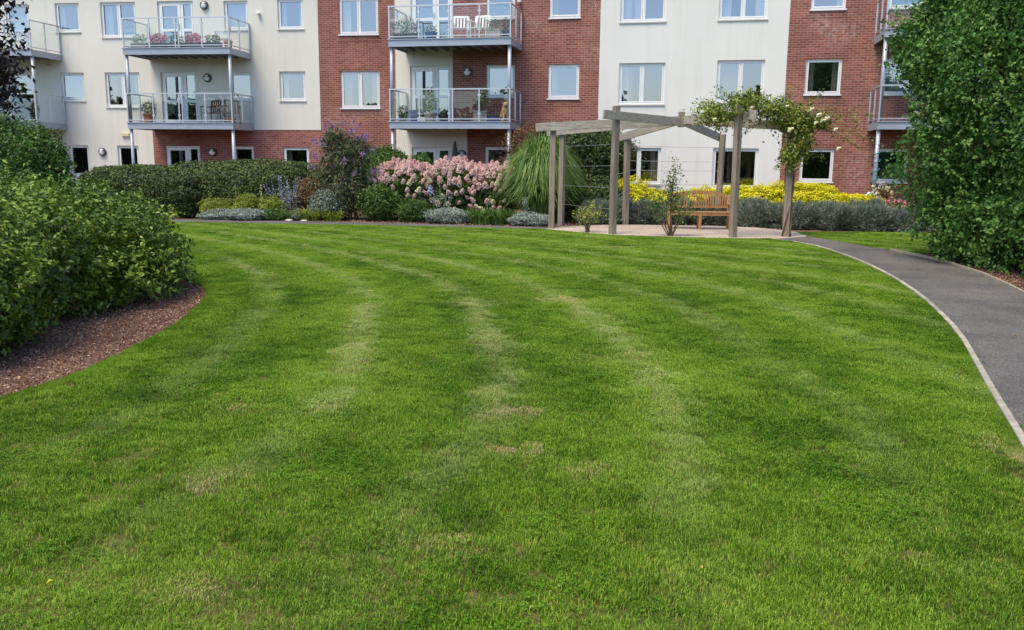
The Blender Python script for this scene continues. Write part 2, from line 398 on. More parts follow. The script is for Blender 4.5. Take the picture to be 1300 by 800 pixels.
def bush(name, label, cat, loc, blobs, n, size, mat, group=None, aspect=0.5, depth=0.25, lumpy=0.06, p=2.0, spread=0.8, up=0.2, droop=0.0,
         seed=1, nst=4, outer=0.0, stem_mat='twig', stem_r=0.02, fold=0.25, cover=2.6, shoot=None, simple=True):
    e = empty(name, loc); tag(e, label, cat, group)
    ar = sum(((b[3] * b[4]) ** 1.6 + (b[3] * b[5]) ** 1.6 * 1.4 + (b[4] * b[5]) ** 1.6 * 1.4) ** .625 for b in blobs) * 4.2
    n = max(n, int(cover * ar / (size * size * aspect * .5)))
    P, N = blobpts(blobs, n, depth, lumpy, p, 0.03, seed, outer)
    V, F, r = leaves(P, N, size, aspect, spread, fold, up, droop, rng=np.random.default_rng(seed + 100), simple=simple)
    if shoot:
        V2, F2, r2 = shoots(blobs, *shoot, size * .95, aspect, p, seed + 50, lumpy=lumpy)
        r = r * .62; F = np.concatenate([F, F2 + len(V)]); V = np.concatenate([V, V2]); r = np.concatenate([r, r2])
    tag(link('foliage', np_mesh('foliage', V, F, mat, r), e), kind='stuff')
    zt = max(b[2] for b in blobs)
    rnd = random.Random(seed)
    ends = []
    for k in range(nst):
        b = blobs[k % len(blobs)]; ends.append((b[0] + rnd.uniform(-.5, .5) * b[3], b[1] + rnd.uniform(-.5, .5) * b[4], b[2] + rnd.uniform(0.2, .7) * b[5]))
    for q in ends: stems((q[0] * .35, q[1] * .35, -0.02), [q], stem_r, stem_mat, e)
    return e

def blades(n, base_r, h, reach, width, mat, seed, droop=1.0, segs=5, up0=0.15):
    """arching strap leaves from a crown; one mesh"""
    r = np.random.default_rng(seed)
    a = r.uniform(0, 2 * math.pi, n); br = base_r * np.sqrt(r.uniform(0, 1, n))
    H = h * r.uniform(0.55, 1.05, n); R = reach * r.uniform(0.15, 1.0, n); W = width * r.uniform(0.6, 1.2, n)
    da = a + r.normal(0, 0.5, n); ux, uy = np.cos(da), np.sin(da)
    bx, by = br * np.cos(a), br * np.sin(a); ts = np.linspace(0, 1, segs + 1); V = []
    px, py = -uy, ux
    for t_ in ts:
        x = bx + ux * R * (up0 * t_ + (1 - up0) * t_ ** 2.0); y = by + uy * R * (up0 * t_ + (1 - up0) * t_ ** 2.0)
        z = H * (1.75 * t_ - (0.75 + 0.55 * droop * R / max(reach, 1e-6)) * t_ ** 2.4)
        w_ = W * (1 - t_ ** 2.2) * 0.5 + 0.0004
        V.append(np.stack([x + px * w_, y + py * w_, np.maximum(z, 0.01)], 1)); V.append(np.stack([x - px * w_, y - py * w_, np.maximum(z, 0.01)], 1))
    V = np.stack(V, 1); k = V.shape[1]
    f = np.array([[2 * i, 2 * i + 1, 2 * i + 3, 2 * i + 2] for i in range(segs)])
    F = (f[None] + (np.arange(n) * k)[:, None, None]).reshape(-1, 4)
    return np_mesh('blade_cluster', V.reshape(-1, 3), F, mat, np.repeat(r.uniform(0, 1, n), k))

def in_poly(P, poly):
    x, y = P[:, 0], P[:, 1]; c = np.zeros(len(P), bool); n = len(poly)
    for i in range(n):
        x1, y1 = poly[i]; x2, y2 = poly[(i + 1) % n]
        m = ((y1 > y) != (y2 > y)); xi = (x2 - x1) * (y - y1) / (y2 - y1 + 1e-12) + x1
        c ^= m & (x < xi)
    return c

def smooth_line(pts, step=0.25):
    """Catmull-Rom through pts, resampled"""
    P = [np.array(p, float) for p in pts]; P = [2 * P[0] - P[1]] + P + [2 * P[-1] - P[-2]]; out = []
    for i in range(1, len(P) - 2):
        m = max(2, int(np.linalg.norm(P[i + 1] - P[i]) / step))
        for k in range(m):
            t_ = k / m; a, b, c_, d = P[i - 1:i + 3]
            out.append(0.5 * (2 * b + (c_ - a) * t_ + (2 * a - 5 * b + 4 * c_ - d) * t_ ** 2 + (3 * b - a - 3 * c_ + d) * t_ ** 3))
    out.append(P[-2]); return [tuple(map(float, q)) for q in out]

def sheet(name, poly, z, mat, depth=0.0):
    m = MB(); m.quad(*[(x, y, z) for x, y in poly])
    if depth:
        for i in range(len(poly)):
            a, b = poly[i], poly[(i + 1) % len(poly)]; m.quad((a[0], a[1], z), (a[0], a[1], z - depth), (b[0], b[1], z - depth), (b[0], b[1], z))
    o = m.build(name, mat); tag(o, kind='structure'); return o

# ---------------------------------------------------------------- ground, lawn, paths, beds
PATH_IN = smooth_line([(-1.2, -5), (0.6, -1.5), (1.95, 2.0), (2.62, 3.8), (3.13, 5.08), (3.55, 6.18), (4.59, 8.86), (5.5, 12.01), (5.99, 14.61), (6.22, 17.1), (6.1, 18.6), (5.75, 19.4)])
PATH_OUT = smooth_line([(1.2, -5.6), (3.0, -1.2), (4.3, 2.6), (4.9, 5.0), (5.85, 8.4), (6.74, 11.29), (7.36, 13.65), (7.52, 15.6), (7.4, 17.14), (7.12, 19.01), (6.9, 20.3)])
FAR_S = smooth_line([(-16, 23.4), (-12, 23.0), (-8.2, 22.75), (-3.03, 22.2), (0.76, 21.5)])
FAR_N = smooth_line([(1.1, 22.25), (-1.04, 22.75), (-3.15, 23.2), (-5.36, 23.6), (-8.63, 23.9), (-12, 24.1), (-16, 24.4)])
PATIO = smooth_line([(0.76, 21.5), (1.45, 20.75), (2.33, 19.98), (3.55, 19.55), (4.9, 19.32), (5.75, 19.4), (6.5, 19.9), (6.9, 20.3), (7.0, 21.4), (6.3, 22.9), (4.5, 23.4), (2.5, 23.3), (1.1, 22.25)])
BED_L = smooth_line([(-3.6, 2.5), (-3.62, 4.6), (-3.55, 5.82), (-3.43, 6.21), (-3.35, 6.91), (-3.36, 7.86), (-3.44, 8.97), (-3.74, 10.48), (-4.14, 11.4), (-4.9, 12.3), (-6.3, 12.9), (-8.6, 12.7), (-10.5, 11)])
sheet('ground', [(-400, -400), (400, -400), (400, 400), (-400, 400)], -0.09, 'far_ground')
LAWN = [(-7, -6), (-1.2, -5)] + PATH_IN[1:] + [(4.9, 19.32), (3.55, 19.55), (2.33, 19.98), (1.45, 20.75)] + FAR_S[::-1] + [(-16, 11)] + BED_L[::-1] + [(-7, 2.5)]
sheet('lawn', LAWN, -0.012, 'thatch', 0.1)
sheet('path', PATH_IN + PATH_OUT[::-1], -0.004, 'asphalt', 0.1)
sheet('garden_path', FAR_S + FAR_N, -0.004, 'asphalt', 0.1)
sheet('patio', PATIO, 0.0, 'resin_gravel', 0.1)
SIDE_LAWN = [p for p in PATH_OUT if p[1] > 16.3] + [(7.0, 21.4), (8.5, 21.7), (10.5, 21.4), (16, 21.2), (16, 17.5), (9, 17.1)]
sheet('side_lawn', SIDE_LAWN, -0.012, 'thatch', 0.1)
sheet('soil_bed', [(-16, 11)] + [(-10.5, 11)] + BED_L[::-1][1:] + [(-7, 2.5), (-16, 2.5)], -0.03, 'soil')
sheet('planting_bed', FAR_N[::-1][:-1] + PATIO[-30:][::-1] + [(7.0, 21.4), (8.5, 21.7), (16, 21.2), (30, 30), (-30, 40), (-30, 24.6)], -0.035, 'soil')
sheet('hedge_bed', [p for p in PATH_OUT if 4 < p[1] < 16.4] + [(9, 17.1), (16, 17.5), (16, 4)], -0.03, 'soil')

def arclen(pts):
    P = np.array(pts); d = np.r_[0, np.cumsum(np.linalg.norm(np.diff(P, axis=0), axis=1))]; return P, d
def kerb(name, part, label, pts, length, width, z0, z1, mat, jit, cat):
    P, d = arclen(pts); e = empty(name, (float(P[0][0]), float(P[0][1]), 0)); tag(e, label, cat)
    k = 0.0; off = Vector((-float(P[0][0]), -float(P[0][1]), 0))
    while k + length < d[-1]:
        a = np.array([np.interp(k + 0.008, d, P[:, 0]), np.interp(k + 0.008, d, P[:, 1])]); b = np.array([np.interp(k + length - 0.004, d, P[:, 0]), np.interp(k + length - 0.004, d, P[:, 1])])
        L = np.linalg.norm(b - a); m = (a + b) / 2; an = math.atan2(b[1] - a[1], b[0] - a[0])
        M = Matrix.Translation(off + Vector((m[0], m[1], random.uniform(-jit, jit)))) @ Matrix.Rotation(an + random.uniform(-jit, jit), 4, 'Z')
        MB().box(-L / 2, L / 2, -width / 2, width / 2, z0, z1, M).build(part, mat, e, bevel=0.006); k += length
    return e
kerb('path_edging', 'edging_stone', 'pale concrete edging between the lawn and the curving tarmac path', [p for p in PATH_IN if 1 < p[1] < 19], 0.915, 0.05, -0.1, 0.022, 'concrete_kerb', 0.004, 'edging')
kerb('timber_edging', 'edging_board', 'thin timber edging along the hedge side of the tarmac path', [p for p in PATH_OUT if 4 < p[1] < 18], 1.2, 0.03, -0.1, 0.035, 'timber_edge', 0.006, 'edging')

# ---------------------------------------------------------------- the building
WL, WR = (0.15, 33.4), (0.22, 31.6)
bld = empty('apartment_building', (0, 32, 0)); tag(bld, 'three storey cream render and red brick apartment building with balconies', 'building')
def frame_of(W): return (0, W[1] - 32, 0), -math.atan(W[0])
def LW(W, s, off, z):
    """wall-local (along, outward, up) to world"""
    n = math.sqrt(1 + W[0] ** 2); return (s / n - off * W[0] / n, W[1] - s * W[0] / n - off / n, z)
def part(mb, name, mat, W, **kw):
    l, r = frame_of(W); return mb.build(name, mat, bld, l, r, **kw)

WIN, DOOR = {id(WL): [], id(WR): []}, {}
def opening(W, s0, s1, z0, z1): WIN[id(W)].append((s0, s1, z0, z1))

def panel(W, s0, s1, z0, z1, mat, proud=0.0):
    ops = [o for o in WIN[id(W)] if o[0] > s0 - .01 and o[1] < s1 + .01 and o[2] > z0 - .01 and o[3] < z1 + .01]
    ss = sorted({s0, s1, *[o[0] for o in ops], *[o[1] for o in ops]}); zs = sorted({z0, z1, *[o[2] for o in ops], *[o[3] for o in ops]})
    m = MB(); y = -proud; d = 0.16
    for i in range(len(ss) - 1):
        for j in range(len(zs) - 1):
            cs, cz = (ss[i] + ss[i + 1]) / 2, (zs[j] + zs[j + 1]) / 2
            if any(o[0] < cs < o[1] and o[2] < cz < o[3] for o in ops): continue
            m.quad((ss[i], y, zs[j]), (ss[i + 1], y, zs[j]), (ss[i + 1], y, zs[j + 1]), (ss[i], y, zs[j + 1]))
    for a, b, c_, e in ops + [(s0, s1, z0, z1)]:
        q = [(a, c_), (b, c_), (b, e), (a, e)]
        for k in range(4):
            p1, p2 = q[k], q[(k + 1) % 4]; m.quad((p1[0], y, p1[1]), (p1[0], d, p1[1]), (p2[0], d, p2[1]), (p2[0], y, p2[1]))
    part(m, 'wall_panel', mat, W)

def wavy(m, s0, s1, z0, z1, y, amp=0.02, per=0.09):
    n = max(4, int((s1 - s0) / per * 6)); prev = None
    for i in range(n + 1):
        s = s0 + (s1 - s0) * i / n; yy = y + amp * math.sin(i / 6 * 2 * math.pi + s * 9)
        if prev: m.quad((prev[0], prev[1], z0), (s, yy, z0), (s, yy, z1), (prev[0], prev[1], z1))
        prev = (s, yy)

def window(W, s0, s1, z0, z1, lights=1, cur=None, brick=False, sill=True, open_=False, blind=0.0):
    opening(W, s0, s1, z0, z1); y0, y1 = 0.055, 0.125; f = 0.055
    m = MB(); m.box(s0, s0 + f, y0, y1, z0, z1).box(s1 - f, s1, y0, y1, z0, z1).box(s0 + f, s1 - f, y0, y1, z0, z0 + f).box(s0 + f, s1 - f, y0, y1, z1 - f, z1)
    for k in range(1, lights):
        c = s0 + (s1 - s0) * k / lights; m.box(c - f / 2, c + f / 2, y0, y1, z0 + f, z1 - f)
    wd = part(m, 'window', 'white_upvc', W)
    for k in range(lights):
        a = s0 + f + (s1 - s0 - 2 * f) * k / lights + (f / 2 if k else 0); b = s0 + f + (s1 - s0 - 2 * f) * (k + 1) / lights - (f / 2 if k < lights - 1 else 0)
        g = 0.045; sm = MB(); e = 0.004
        sm.box(a + e, a + g, y0 - .012, y1 - .02, z0 + f + e, z1 - f - e).box(b - g, b - e, y0 - .012, y1 - .02, z0 + f + e, z1 - f - e)
        sm.box(a + g, b - g, y0 - .012, y1 - .02, z0 + f + e, z0 + f + g).box(a + g, b - g, y0 - .012, y1 - .02, z1 - f - g, z1 - f - e)
        sm.build('sash', 'white_upvc', wd)
        tl = random.uniform(-.007, .007); tv = random.uniform(-.006, .006)
        MB().quad((a + g - .005, .082 + tl - tv, z0 + f + g - .005), (b - g + .005, .082 - tl - tv, z0 + f + g - .005), (b - g + .005, .082 - tl + tv, z1 - f - g + .005), (a + g - .005, .082 + tl + tv, z1 - f - g + .005)).build('pane', 'window_glass', wd)
    if sill: MB().box(s0 - .03, s1 + .03, -0.055, 0.05, z0 - .045, z0 - .003).build('sill', 'white_upvc' if brick else 'sill_stone', wd)
    wdt = s1 - s0
    if cur:
        style, cm = cur
        if style in ('left', 'both'): c = MB(); wavy(c, s0 + .03, s0 + wdt * .26, z0, z1, .22); c.build('curtain', cm, wd)
        if style in ('right', 'both'): c = MB(); wavy(c, s1 - wdt * .24, s1 - .03, z0, z1, .22); c.build('curtain', cm, wd)
        if style == 'half': c = MB(); wavy(c, s0 + .03, s0 + wdt * .5, z0, z1, .22); c.build('curtain', cm, wd)
        if style == 'net': c = MB(); wavy(c, s0 + .03, s1 - .03, z0, z1, .24, .012, .07); c.build('curtain', cm, wd)
    if blind: MB().box(s0 + .05, s1 - .05, .135, .15, z1 - blind, z1 - .02).build('blind', 'blind_dark', wd)
    if brick:
        for zz in (z1 + .003, z0 - .05 - .215):
            b = MB(); s = s0 - .075
            while s < s1 + .07: b.box(s, s + .066, -.008, .05, zz, zz + .212); s += .075
            part(b, 'soldier_course', 'brick', W)
    return wd

def door(W, s0, s1, z0, z1, leaf=0.96, cur=None):
    opening(W, s0, s1, z0, z1); y0, y1 = .06, .13; f = .06; c = s0 + leaf
    m = MB(); m.box(s0, s0 + f, y0, y1, z0, z1).box(s1 - f, s1, y0, y1, z0, z1).box(s0 + f, s1 - f, y0, y1, z1 - f, z1).box(s0 + f, s1 - f, y0, y1, z0, z0 + .05).box(c - f / 2, c + f / 2, y0, y1, z0 + .05, z1 - f)
    d = part(m, 'door', 'white_upvc', W)
    for a, b, g in ((s0 + f, c - f / 2, .11), (c + f / 2, s1 - f, .055)):
        lm = MB(); q = z0 + .055; h = z1 - f - .005; zm = z0 + .88; a += .005; b -= .005
        lm.box(a, a + g, y0 - .015, y1 - .02, q, h).box(b - g, b, y0 - .015, y1 - .02, q, h).box(a + g, b - g, y0 - .015, y1 - .02, q, q + g).box(a + g, b - g, y0 - .015, y1 - .02, h - g, h).box(a + g, b - g, y0 - .015, y1 - .02, zm - .05, zm + .05)
        lm.build('door_leaf', 'white_upvc', d)
        for u, v in ((q + g, zm - .05), (zm + .05, h - g)):
            MB().quad((a + g, .085, u), (b - g, .085, u), (b - g, .085, v), (a + g, .085, v)).build('pane', 'window_glass', d)
    MB().box(c - .12, c - .09, .0, .05, z0 + .95, z0 + 1.12).box(c - .2, c - .1, -.01, .01, z0 + 1.03, z0 + 1.055).build('door_handle', 'rail_steel', d)
    if cur: k = MB(); wavy(k, c + .05, s1 - .04, z0, z1, .25); k.build('curtain', cur, d)
    return d

def wall_lamp(W, s, z):
    m = MB(); M = Matrix.Translation((s, -.03, z)) @ Matrix.Rotation(math.pi / 2, 4, 'X')
    b = MB().lathe([(.165, 0), (.165, .05), (.15, .07), (.13, .07)], 24); b.v = [tuple(M @ Vector(v)) for v in b.v]
    o = part(b, 'wall_lamp', 'dark_steel', W)
    hd = MB(); n = 14
    for i in range(n + 1):
        a = math.pi * i / n; x, zz = math.cos(a), math.sin(a)
        hd.v += [(s + x * .14, -.095, z + zz * .14), (s + x * .13, -.145, z + zz * .05 + .015)]
    hd.f += [(2 * i, 2 * i + 1, 2 * i + 3, 2 * i + 2) for i in range(n)] + [tuple(2 * i + 1 for i in range(n + 1))]
    hd.build('hood', 'dark_steel', o)
    df = MB().lathe([(.125, .06), (.12, .085), (.09, .11), (.04, .12), (.001, .122)], 20); df.v = [tuple(M @ Vector(v)) for v in df.v]
    df.build('diffuser', 'lamp_white', o, smooth=True)

cw, cb, cg = 'curtain_white', 'curtain_beige', 'curtain_green'
G0, G1, G2 = 2.13, 5.0, 7.68        # window heads
S1, S1d, S2, S2d = 3.9, 3.65, 6.58, 6.35   # sills of single and double windows
# left wing
window(WL, -20.76, -19.74, S2, G2, 1, ('net', cw)); window(WL, -18.56, -17.52, S2, G2, 1, ('left', cw)); window(WL, -16.6, -15.1, S2d, G2, 2, ('left', cw))
window(WL, -20.76, -19.74, S1, G1, 1, ('left', cw)); window(WL, -18.56, -17.52, S1, G1, 1, ('net', cw)); window(WL, -16.6, -15.1, S1d, G1, 2, ('both', cb))
window(WL, -22.6, -21.6, 1.05, G0, 1); window(WL, -18.92, -18.46, 0.9, G0 - .02, 1, None, False, False); window(WL, -18.42, -17.55, 0.9, G0, 1, None); window(WL, -16.27, -15.35, 0.9, G0, 1, None)
door(WL, -14.17, -12.67, 5.72, G2, cur=cw); door(WL, -14.2, -12.68, 3.0, G1); door(WL, -14.18, -12.7, 0.2, G0)
window(WL, -11.4, -10.42, S2, G2 - .03, 1, ('net', cw)); window(WL, -11.28, -10.38, S1, G1 - .03, 1, None, blind=.42); window(WL, -11.28, -10.42, 0.95, G0, 1, None, True)
window(WL, -9.21, -8.18, S2, G2, 1, ('both', cw)); window(WL, -9.23, -8.18, S1, G1, 1, ('left', cw)); window(WL, -9.18, -8.13, .95, G0 - .02, 1, ('left', cb), True)
window(WL, -6.76, -5.22, S2d, G2, 2, ('left', cw), True); window(WL, -6.76, -5.21, 3.62, G1, 2, ('both', cb), True); window(WL, -6.82, -5.27, .72, G0, 2, ('both', cw), True)
# right wing
door(WR, -3.82, -2.32, 5.74, 7.62, cur=None); door(WR, -3.86, -2.33, 3.05, G1); door(WR, -3.83, -2.33, .25, G0)
window(WR, -1.03, 0.0, S2, G2, 1, None); window(WR, -1.02, .02, S1, G1, 1, None, blind=.38); window(WR, -1.05, -.03, .95, G0 + .02, 1, ('left', cg), True)
window(WR, 1.22, 2.3, 6.55, G2, 1, ('left', cw), True); window(WR, 1.21, 2.31, 3.84, G1, 1, ('left', cw), True); window(WR, 1.2, 2.3, .95, G0, 1, None, True)
window(WR, 3.67, 5.2, S2d, G2, 2, ('half', cw)); window(WR, 3.69, 5.25, 3.63, G1, 2, ('left', cw)); window(WR, 3.71, 5.22, .92, G0 + .03, 2, ('right', cb))
window(WR, 6.93, 8.49, S2d, G2, 2, ('both', cw)); window(WR, 6.97, 8.51, 3.67, G1 + .05, 2, ('half', cb)); window(WR, 6.97, 8.47, .82, G0 + .03, 2, None)
window(WR, 9.84, 10.92, 6.6, G2, 1, ('right', cw), True); window(WR, 9.81, 10.94, 3.92, G1 + .05, 1, ('both', cb), True); window(WR, 9.82, 10.89, 1.08, G0 + .03, 1, None, True)
window(WR, 12.2, 13.24, S2, G2, 1, None); window(WR, 12.2, 13.24, S1, G1 + .05, 1, ('net', cw)); window(WR, 12.13, 13.2, 1.1, G0 + .05, 1, None, True)
door(WR, 13.9, 15.4, 5.72, G2); door(WR, 13.9, 15.4, 3.0, G1)
TOP = 9.4
panel(WL, -27, -14.68, -.1, TOP, 'cream_render', .015)
panel(WL, -14.68, -7.6, 2.78, TOP, 'cream_render', .015)
panel(WL, -14.68, -7.6, -.1, 2.78, 'brick')
panel(WL, -7.6, -4.2, -.1, TOP, 'brick')
panel(WR, -4.42, -2.26, 2.78, TOP, 'cream_render', .015); panel(WR, -4.42, -1.72, -.1, 2.78, 'cream_render', .015)
panel(WR, -2.26, 3.0, 2.78, TOP, 'brick'); panel(WR, -1.72, 3.0, -.1, 2.78, 'brick')
panel(WR, 3.0, 9.2, -.1, TOP, 'white_render', .015)
panel(WR, 9.2, 20, -.1, TOP, 'brick')
# return wall at the step, rooms behind the glass, roof
part(MB().box(-4.42, -4.1, .162, 2.4, -.1, TOP), 'return_wall', 'brick', WR)
for W, a, b in ((WL, -26.9, -4.6), (WR, -3.9, 19.9)):
    m = MB(); m.quad((a, 3.6, 0), (b, 3.6, 0), (b, 3.6, TOP), (a, 3.6, TOP))
    for z in (0.1, 2.78, 5.55, 8.3): m.box(a, b, .17, 3.59, z, z + .12)
    s = a
    while s < b: m.box(s, s + .1, .17, 3.59, .0, TOP); s += (b - a) / 9.001
    part(m, 'room_interior', 'room_paint', W)
    rf = MB(); rf.quad((a - .3, -.45, TOP + .02), (b + .3, -.45, TOP + .02), (b + .3, 4.5, TOP + 2.6), (a - .3, 4.5, TOP + 2.6)).box(a - .3, b + .3, -.45, -.4, TOP - .2, TOP).box(a - .3, b + .3, -.4, .3, TOP - .02, TOP + .015)
    rf.quad((a - .3, 4.5, TOP + 2.6), (b + .3, 4.5, TOP + 2.6), (b + .3, 9.4, TOP), (a - .3, 9.4, TOP)); part(rf, 'roof', 'roof_slate', W)
    bk = MB(); bk.quad((a, 9, -.1), (b, 9, -.1), (b, 9, TOP), (a, 9, TOP)).quad((a, .2, -.1), (a, 9, -.1), (a, 9, TOP), (a, .2, TOP)).quad((b, .2, -.1), (b, 9, -.1), (b, 9, TOP), (b, .2, TOP)); part(bk, 'rear_wall', 'brick', W)
for W, s, z in ((WL, -16.92, 1.87), (WL, -12.18, 7.5), (WL, -12.2, 4.77), (WL, -12.14, 1.9), (WR, -1.7, 4.77), (WR, -1.9, 1.87), (WR, -1.7, 7.5)): wall_lamp(W, s, z)
part(MB().box(-19.12, -18.9, -.03, .05, 5.27, 5.35), 'air_vent', 'stone_pot', WL)
part(MB().box(-16.02, -15.68, -.09, .0, 2.5, 2.62), 'meter_box', 'cream_plastic', WL)
for s, z in ((-9.95, 7.15), (.18, 7.12)):
    part(MB().lathe([(.03, -.06), (.075, -.03), (.08, .03), (.04, .07)], 12, (s, -.1, z)).box(s - .02, s + .02, -.1, .0, z - .015, z + .015), 'alarm_sounder', 'lamp_white', WL if s < -5 else WR)

# ---- balconies
def balcony(W, s0, s1, dep, zt, zbase, bays=4, side_bays=2, posts=(True, True)):
    m = MB(); zb = zt - .24; F = -dep
    m.box(s0, s1, F, F + .05, zb, zt - .02).box(s0, s0 + .05, F + .05, -.02, zb, zt - .02).box(s1 - .05, s1, F + .05, -.02, zb, zt - .02)
    m.box(s0 - .03, s1 + .03, F - .03, F + .05, zt - .018, zt + .012)
    b = part(m, 'balcony', 'grey_steel', W)
    d = MB().box(s0 + .052, s1 - .052, F + .055, -.022, zt - .05, zt); d.build('deck', 'deck_under', b)
    k = s0 + .3
    while k < s1 - .1: MB().box(k, k + .06, F + .055, -.022, zb + .03, zt - .052).build('joist', 'deck_under', b); k += .42
    hz = zt + 1.1
    # handrails
    MB().box(s0, s1, F + .01, F + .06, hz - .045, hz).build('handrail', 'rail_steel', b)
    for s in (s0, s1 - .05): MB().box(s, s + .05, F + .062, -.03, hz - .045, hz).build('handrail', 'rail_steel', b)
    MB().box(s0 + .05, s1 - .05, F + .015, F + .05, zt + .07, zt + .105).build('bottom_rail', 'rail_steel', b)
    for s in (s0 + .005, s1 - .045): MB().box(s, s + .035, F + .06, -.04, zt + .07, zt + .105).build('bottom_rail', 'rail_steel', b)
    base = [MB().box(-.022, .022, -.022, .022, 0, 1.053).mesh('baluster', 'rail_steel')][0]
    def bal(s, y):
        o = link('baluster', base, b, (s, y, zt + .002))
    def clamp(s, y, dx, dy, z):
        MB().box(s - .012 - abs(dx) * .04, s + .012 + abs(dx) * .04, y - .02 - abs(dy) * .04, y + .02 + abs(dy) * .04, z - .03, z + .03).build('glass_clamp', 'rail_steel', b)
    xs = [s0 + .03 + (s1 - s0 - .06) * i / bays for i in range(bays + 1)]; yy = F + .034
    for i, s in enumerate(xs):
        bal(s, yy)
        if i == bays // 2: bal(s + .13, yy)
        if 0 < i < bays:
            for z in (zt + .27, zt + .87): clamp(s, yy - .001, 1, 0, z)
    for i in range(bays):
        a = xs[i] + (.17 if i == bays // 2 else .045); c_ = xs[i + 1] - .045
        MB().box(a, c_, yy - .005, yy + .005, zt + .13, zt + 1.0).build('glass_panel', 'rail_glass', b)
    for s in (s0 + .025, s1 - .025):
        ys = [F + .034 + (dep - .1) * j / side_bays for j in range(side_bays + 1)]
        for j, y in enumerate(ys):
            if j: bal(s, y)
        for j in range(side_bays): MB().box(s - .005, s + .005, ys[j] + .045, ys[j + 1] - .045, zt + .13, zt + 1.0).build('glass_panel', 'rail_glass', b)
    for s, on in ((s0 + .07, posts[0]), (s1 - .07, posts[1])):
        if on: MB().tube([(s, F + .12, zbase), (s, F + .12, zb + .02)], .062, 14).build('support_post', 'grey_steel', b, smooth=True)
    return b
Z1, Z2 = 2.97, 5.7
for W, s0, s1 in ((WL, -14.63, -10.36), (WR, -4.02, .27), (WR, 11.85, 16.1), (WL, -22.7, -18.42)):
    balcony(W, s0, s1, 1.8, Z1, 0.0); balcony(W, s0, s1, 1.8, Z2, Z1 + .002 + 0.0)

# ---------------------------------------------------------------- things on the balconies
def flowers(P, N, size, mat, seed, petals=5):
    V, F, r = leaves(np.repeat(P, petals, 0) + np.random.default_rng(seed).normal(0, size * .4, (len(P) * petals, 3)), np.repeat(N, petals, 0), size, .9, .7, .2, .3, rng=np.random.default_rng(seed))
    return np_mesh('flowers', V, F, mat, r)

def pot(name, label, loc, r, h, mat, plant=None, cat='plant pot', group=None, rz=0, box=None, seed=3):
    """plant = (mat, n, leafsize, blobs, flower_mat, nflowers)"""
    e = empty(name, loc, rz); tag(e, label, cat, group)
    if box:
        a, b = box; m = MB().box(-a, a, -b, b, 0, h).box(-a - .012, a + .012, -b - .012, b + .012, h - .04, h + .004); m.build('container', mat, e, bevel=.006)
    else: MB().lathe([(r * .7, 0), (r * .95, h * .85), (r * 1.04, h * .86), (r * 1.04, h), (r * .9, h), (r * .88, h * .93)], 18).build('container', mat, e, smooth=False)
    if plant:
        pm, n, ls, bl, fm, nf = plant
        P, N = blobpts(bl, n, .3, .1, 2, h * .8, seed); V, F, rr = leaves(P, N, ls, .5, .8, .25, .3, rng=np.random.default_rng(seed))
        tag(link('foliage', np_mesh('foliage', V, F, pm, rr), e), kind='stuff')
        if nf:
            P, N = blobpts(bl, nf, .05, .1, 2, h, seed + 1); link('blossom', flowers(P, N, ls * .9, fm, seed), e)['kind'] = 'stuff'
    return e

def chair(label, loc, rz, mat, h=.85, wd=.5, cat='chair', arms=True, slats=5, group=None):
    e = empty('garden_chair', loc, rz); tag(e, label, cat, group); k = wd / 2; st = .42
    for sx in (-1, 1):
        MB().tube([(sx * k, -.24, 0), (sx * k, -.24, .63 if arms else st)], .018, 8).build('leg', mat, e)
        MB().tube([(sx * k, .22, 0), (sx * k, .2, st), (sx * k, .28, h)], .018, 8).build('leg', mat, e)
        if arms: MB().box(sx * k - .03, sx * k + .03, -.27, .24, .632, .66).build('armrest', mat, e)
    for i in range(4): MB().box(-k + .02, k - .02, -.24 + i * .115, -.145 + i * .115, st - .02, st).build('seat_slat', mat, e)
    M = Matrix.Translation((0, .205, st)) @ Matrix.Rotation(-.18, 4, 'X')
    for i in range(slats):
        x = -k + .05 + (wd - .1) * i / (slats - 1); MB().box(x - .028, x + .028, -.01, .01, .03, h - st - .04, M).build('back_slat', mat, e)
    MB().box(-k + .02, k - .02, -.015, .015, h - st - .04, h - st + .03, M).build('top_rail', mat, e)
    return e

def table(label, loc, mat, r=.32, h=.68):
    e = empty('garden_table', loc); tag(e, label, 'table')
    MB().lathe([(r, h - .025), (r, h)], 24).build('table_top', mat, e)
    for k in range(3):
        a = k * 2.1 + .3; MB().tube([(.06 * math.cos(a), .06 * math.sin(a), h - .03), (r * .8 * math.cos(a), r * .8 * math.sin(a), 0)], .014, 8).build('leg', mat, e)
    return e
aL, aR = -math.atan(WL[0]), -math.atan(WR[0])
bx = lambda a, z, k=.9: [(0, 0, z, a, .16, .2 * k)]
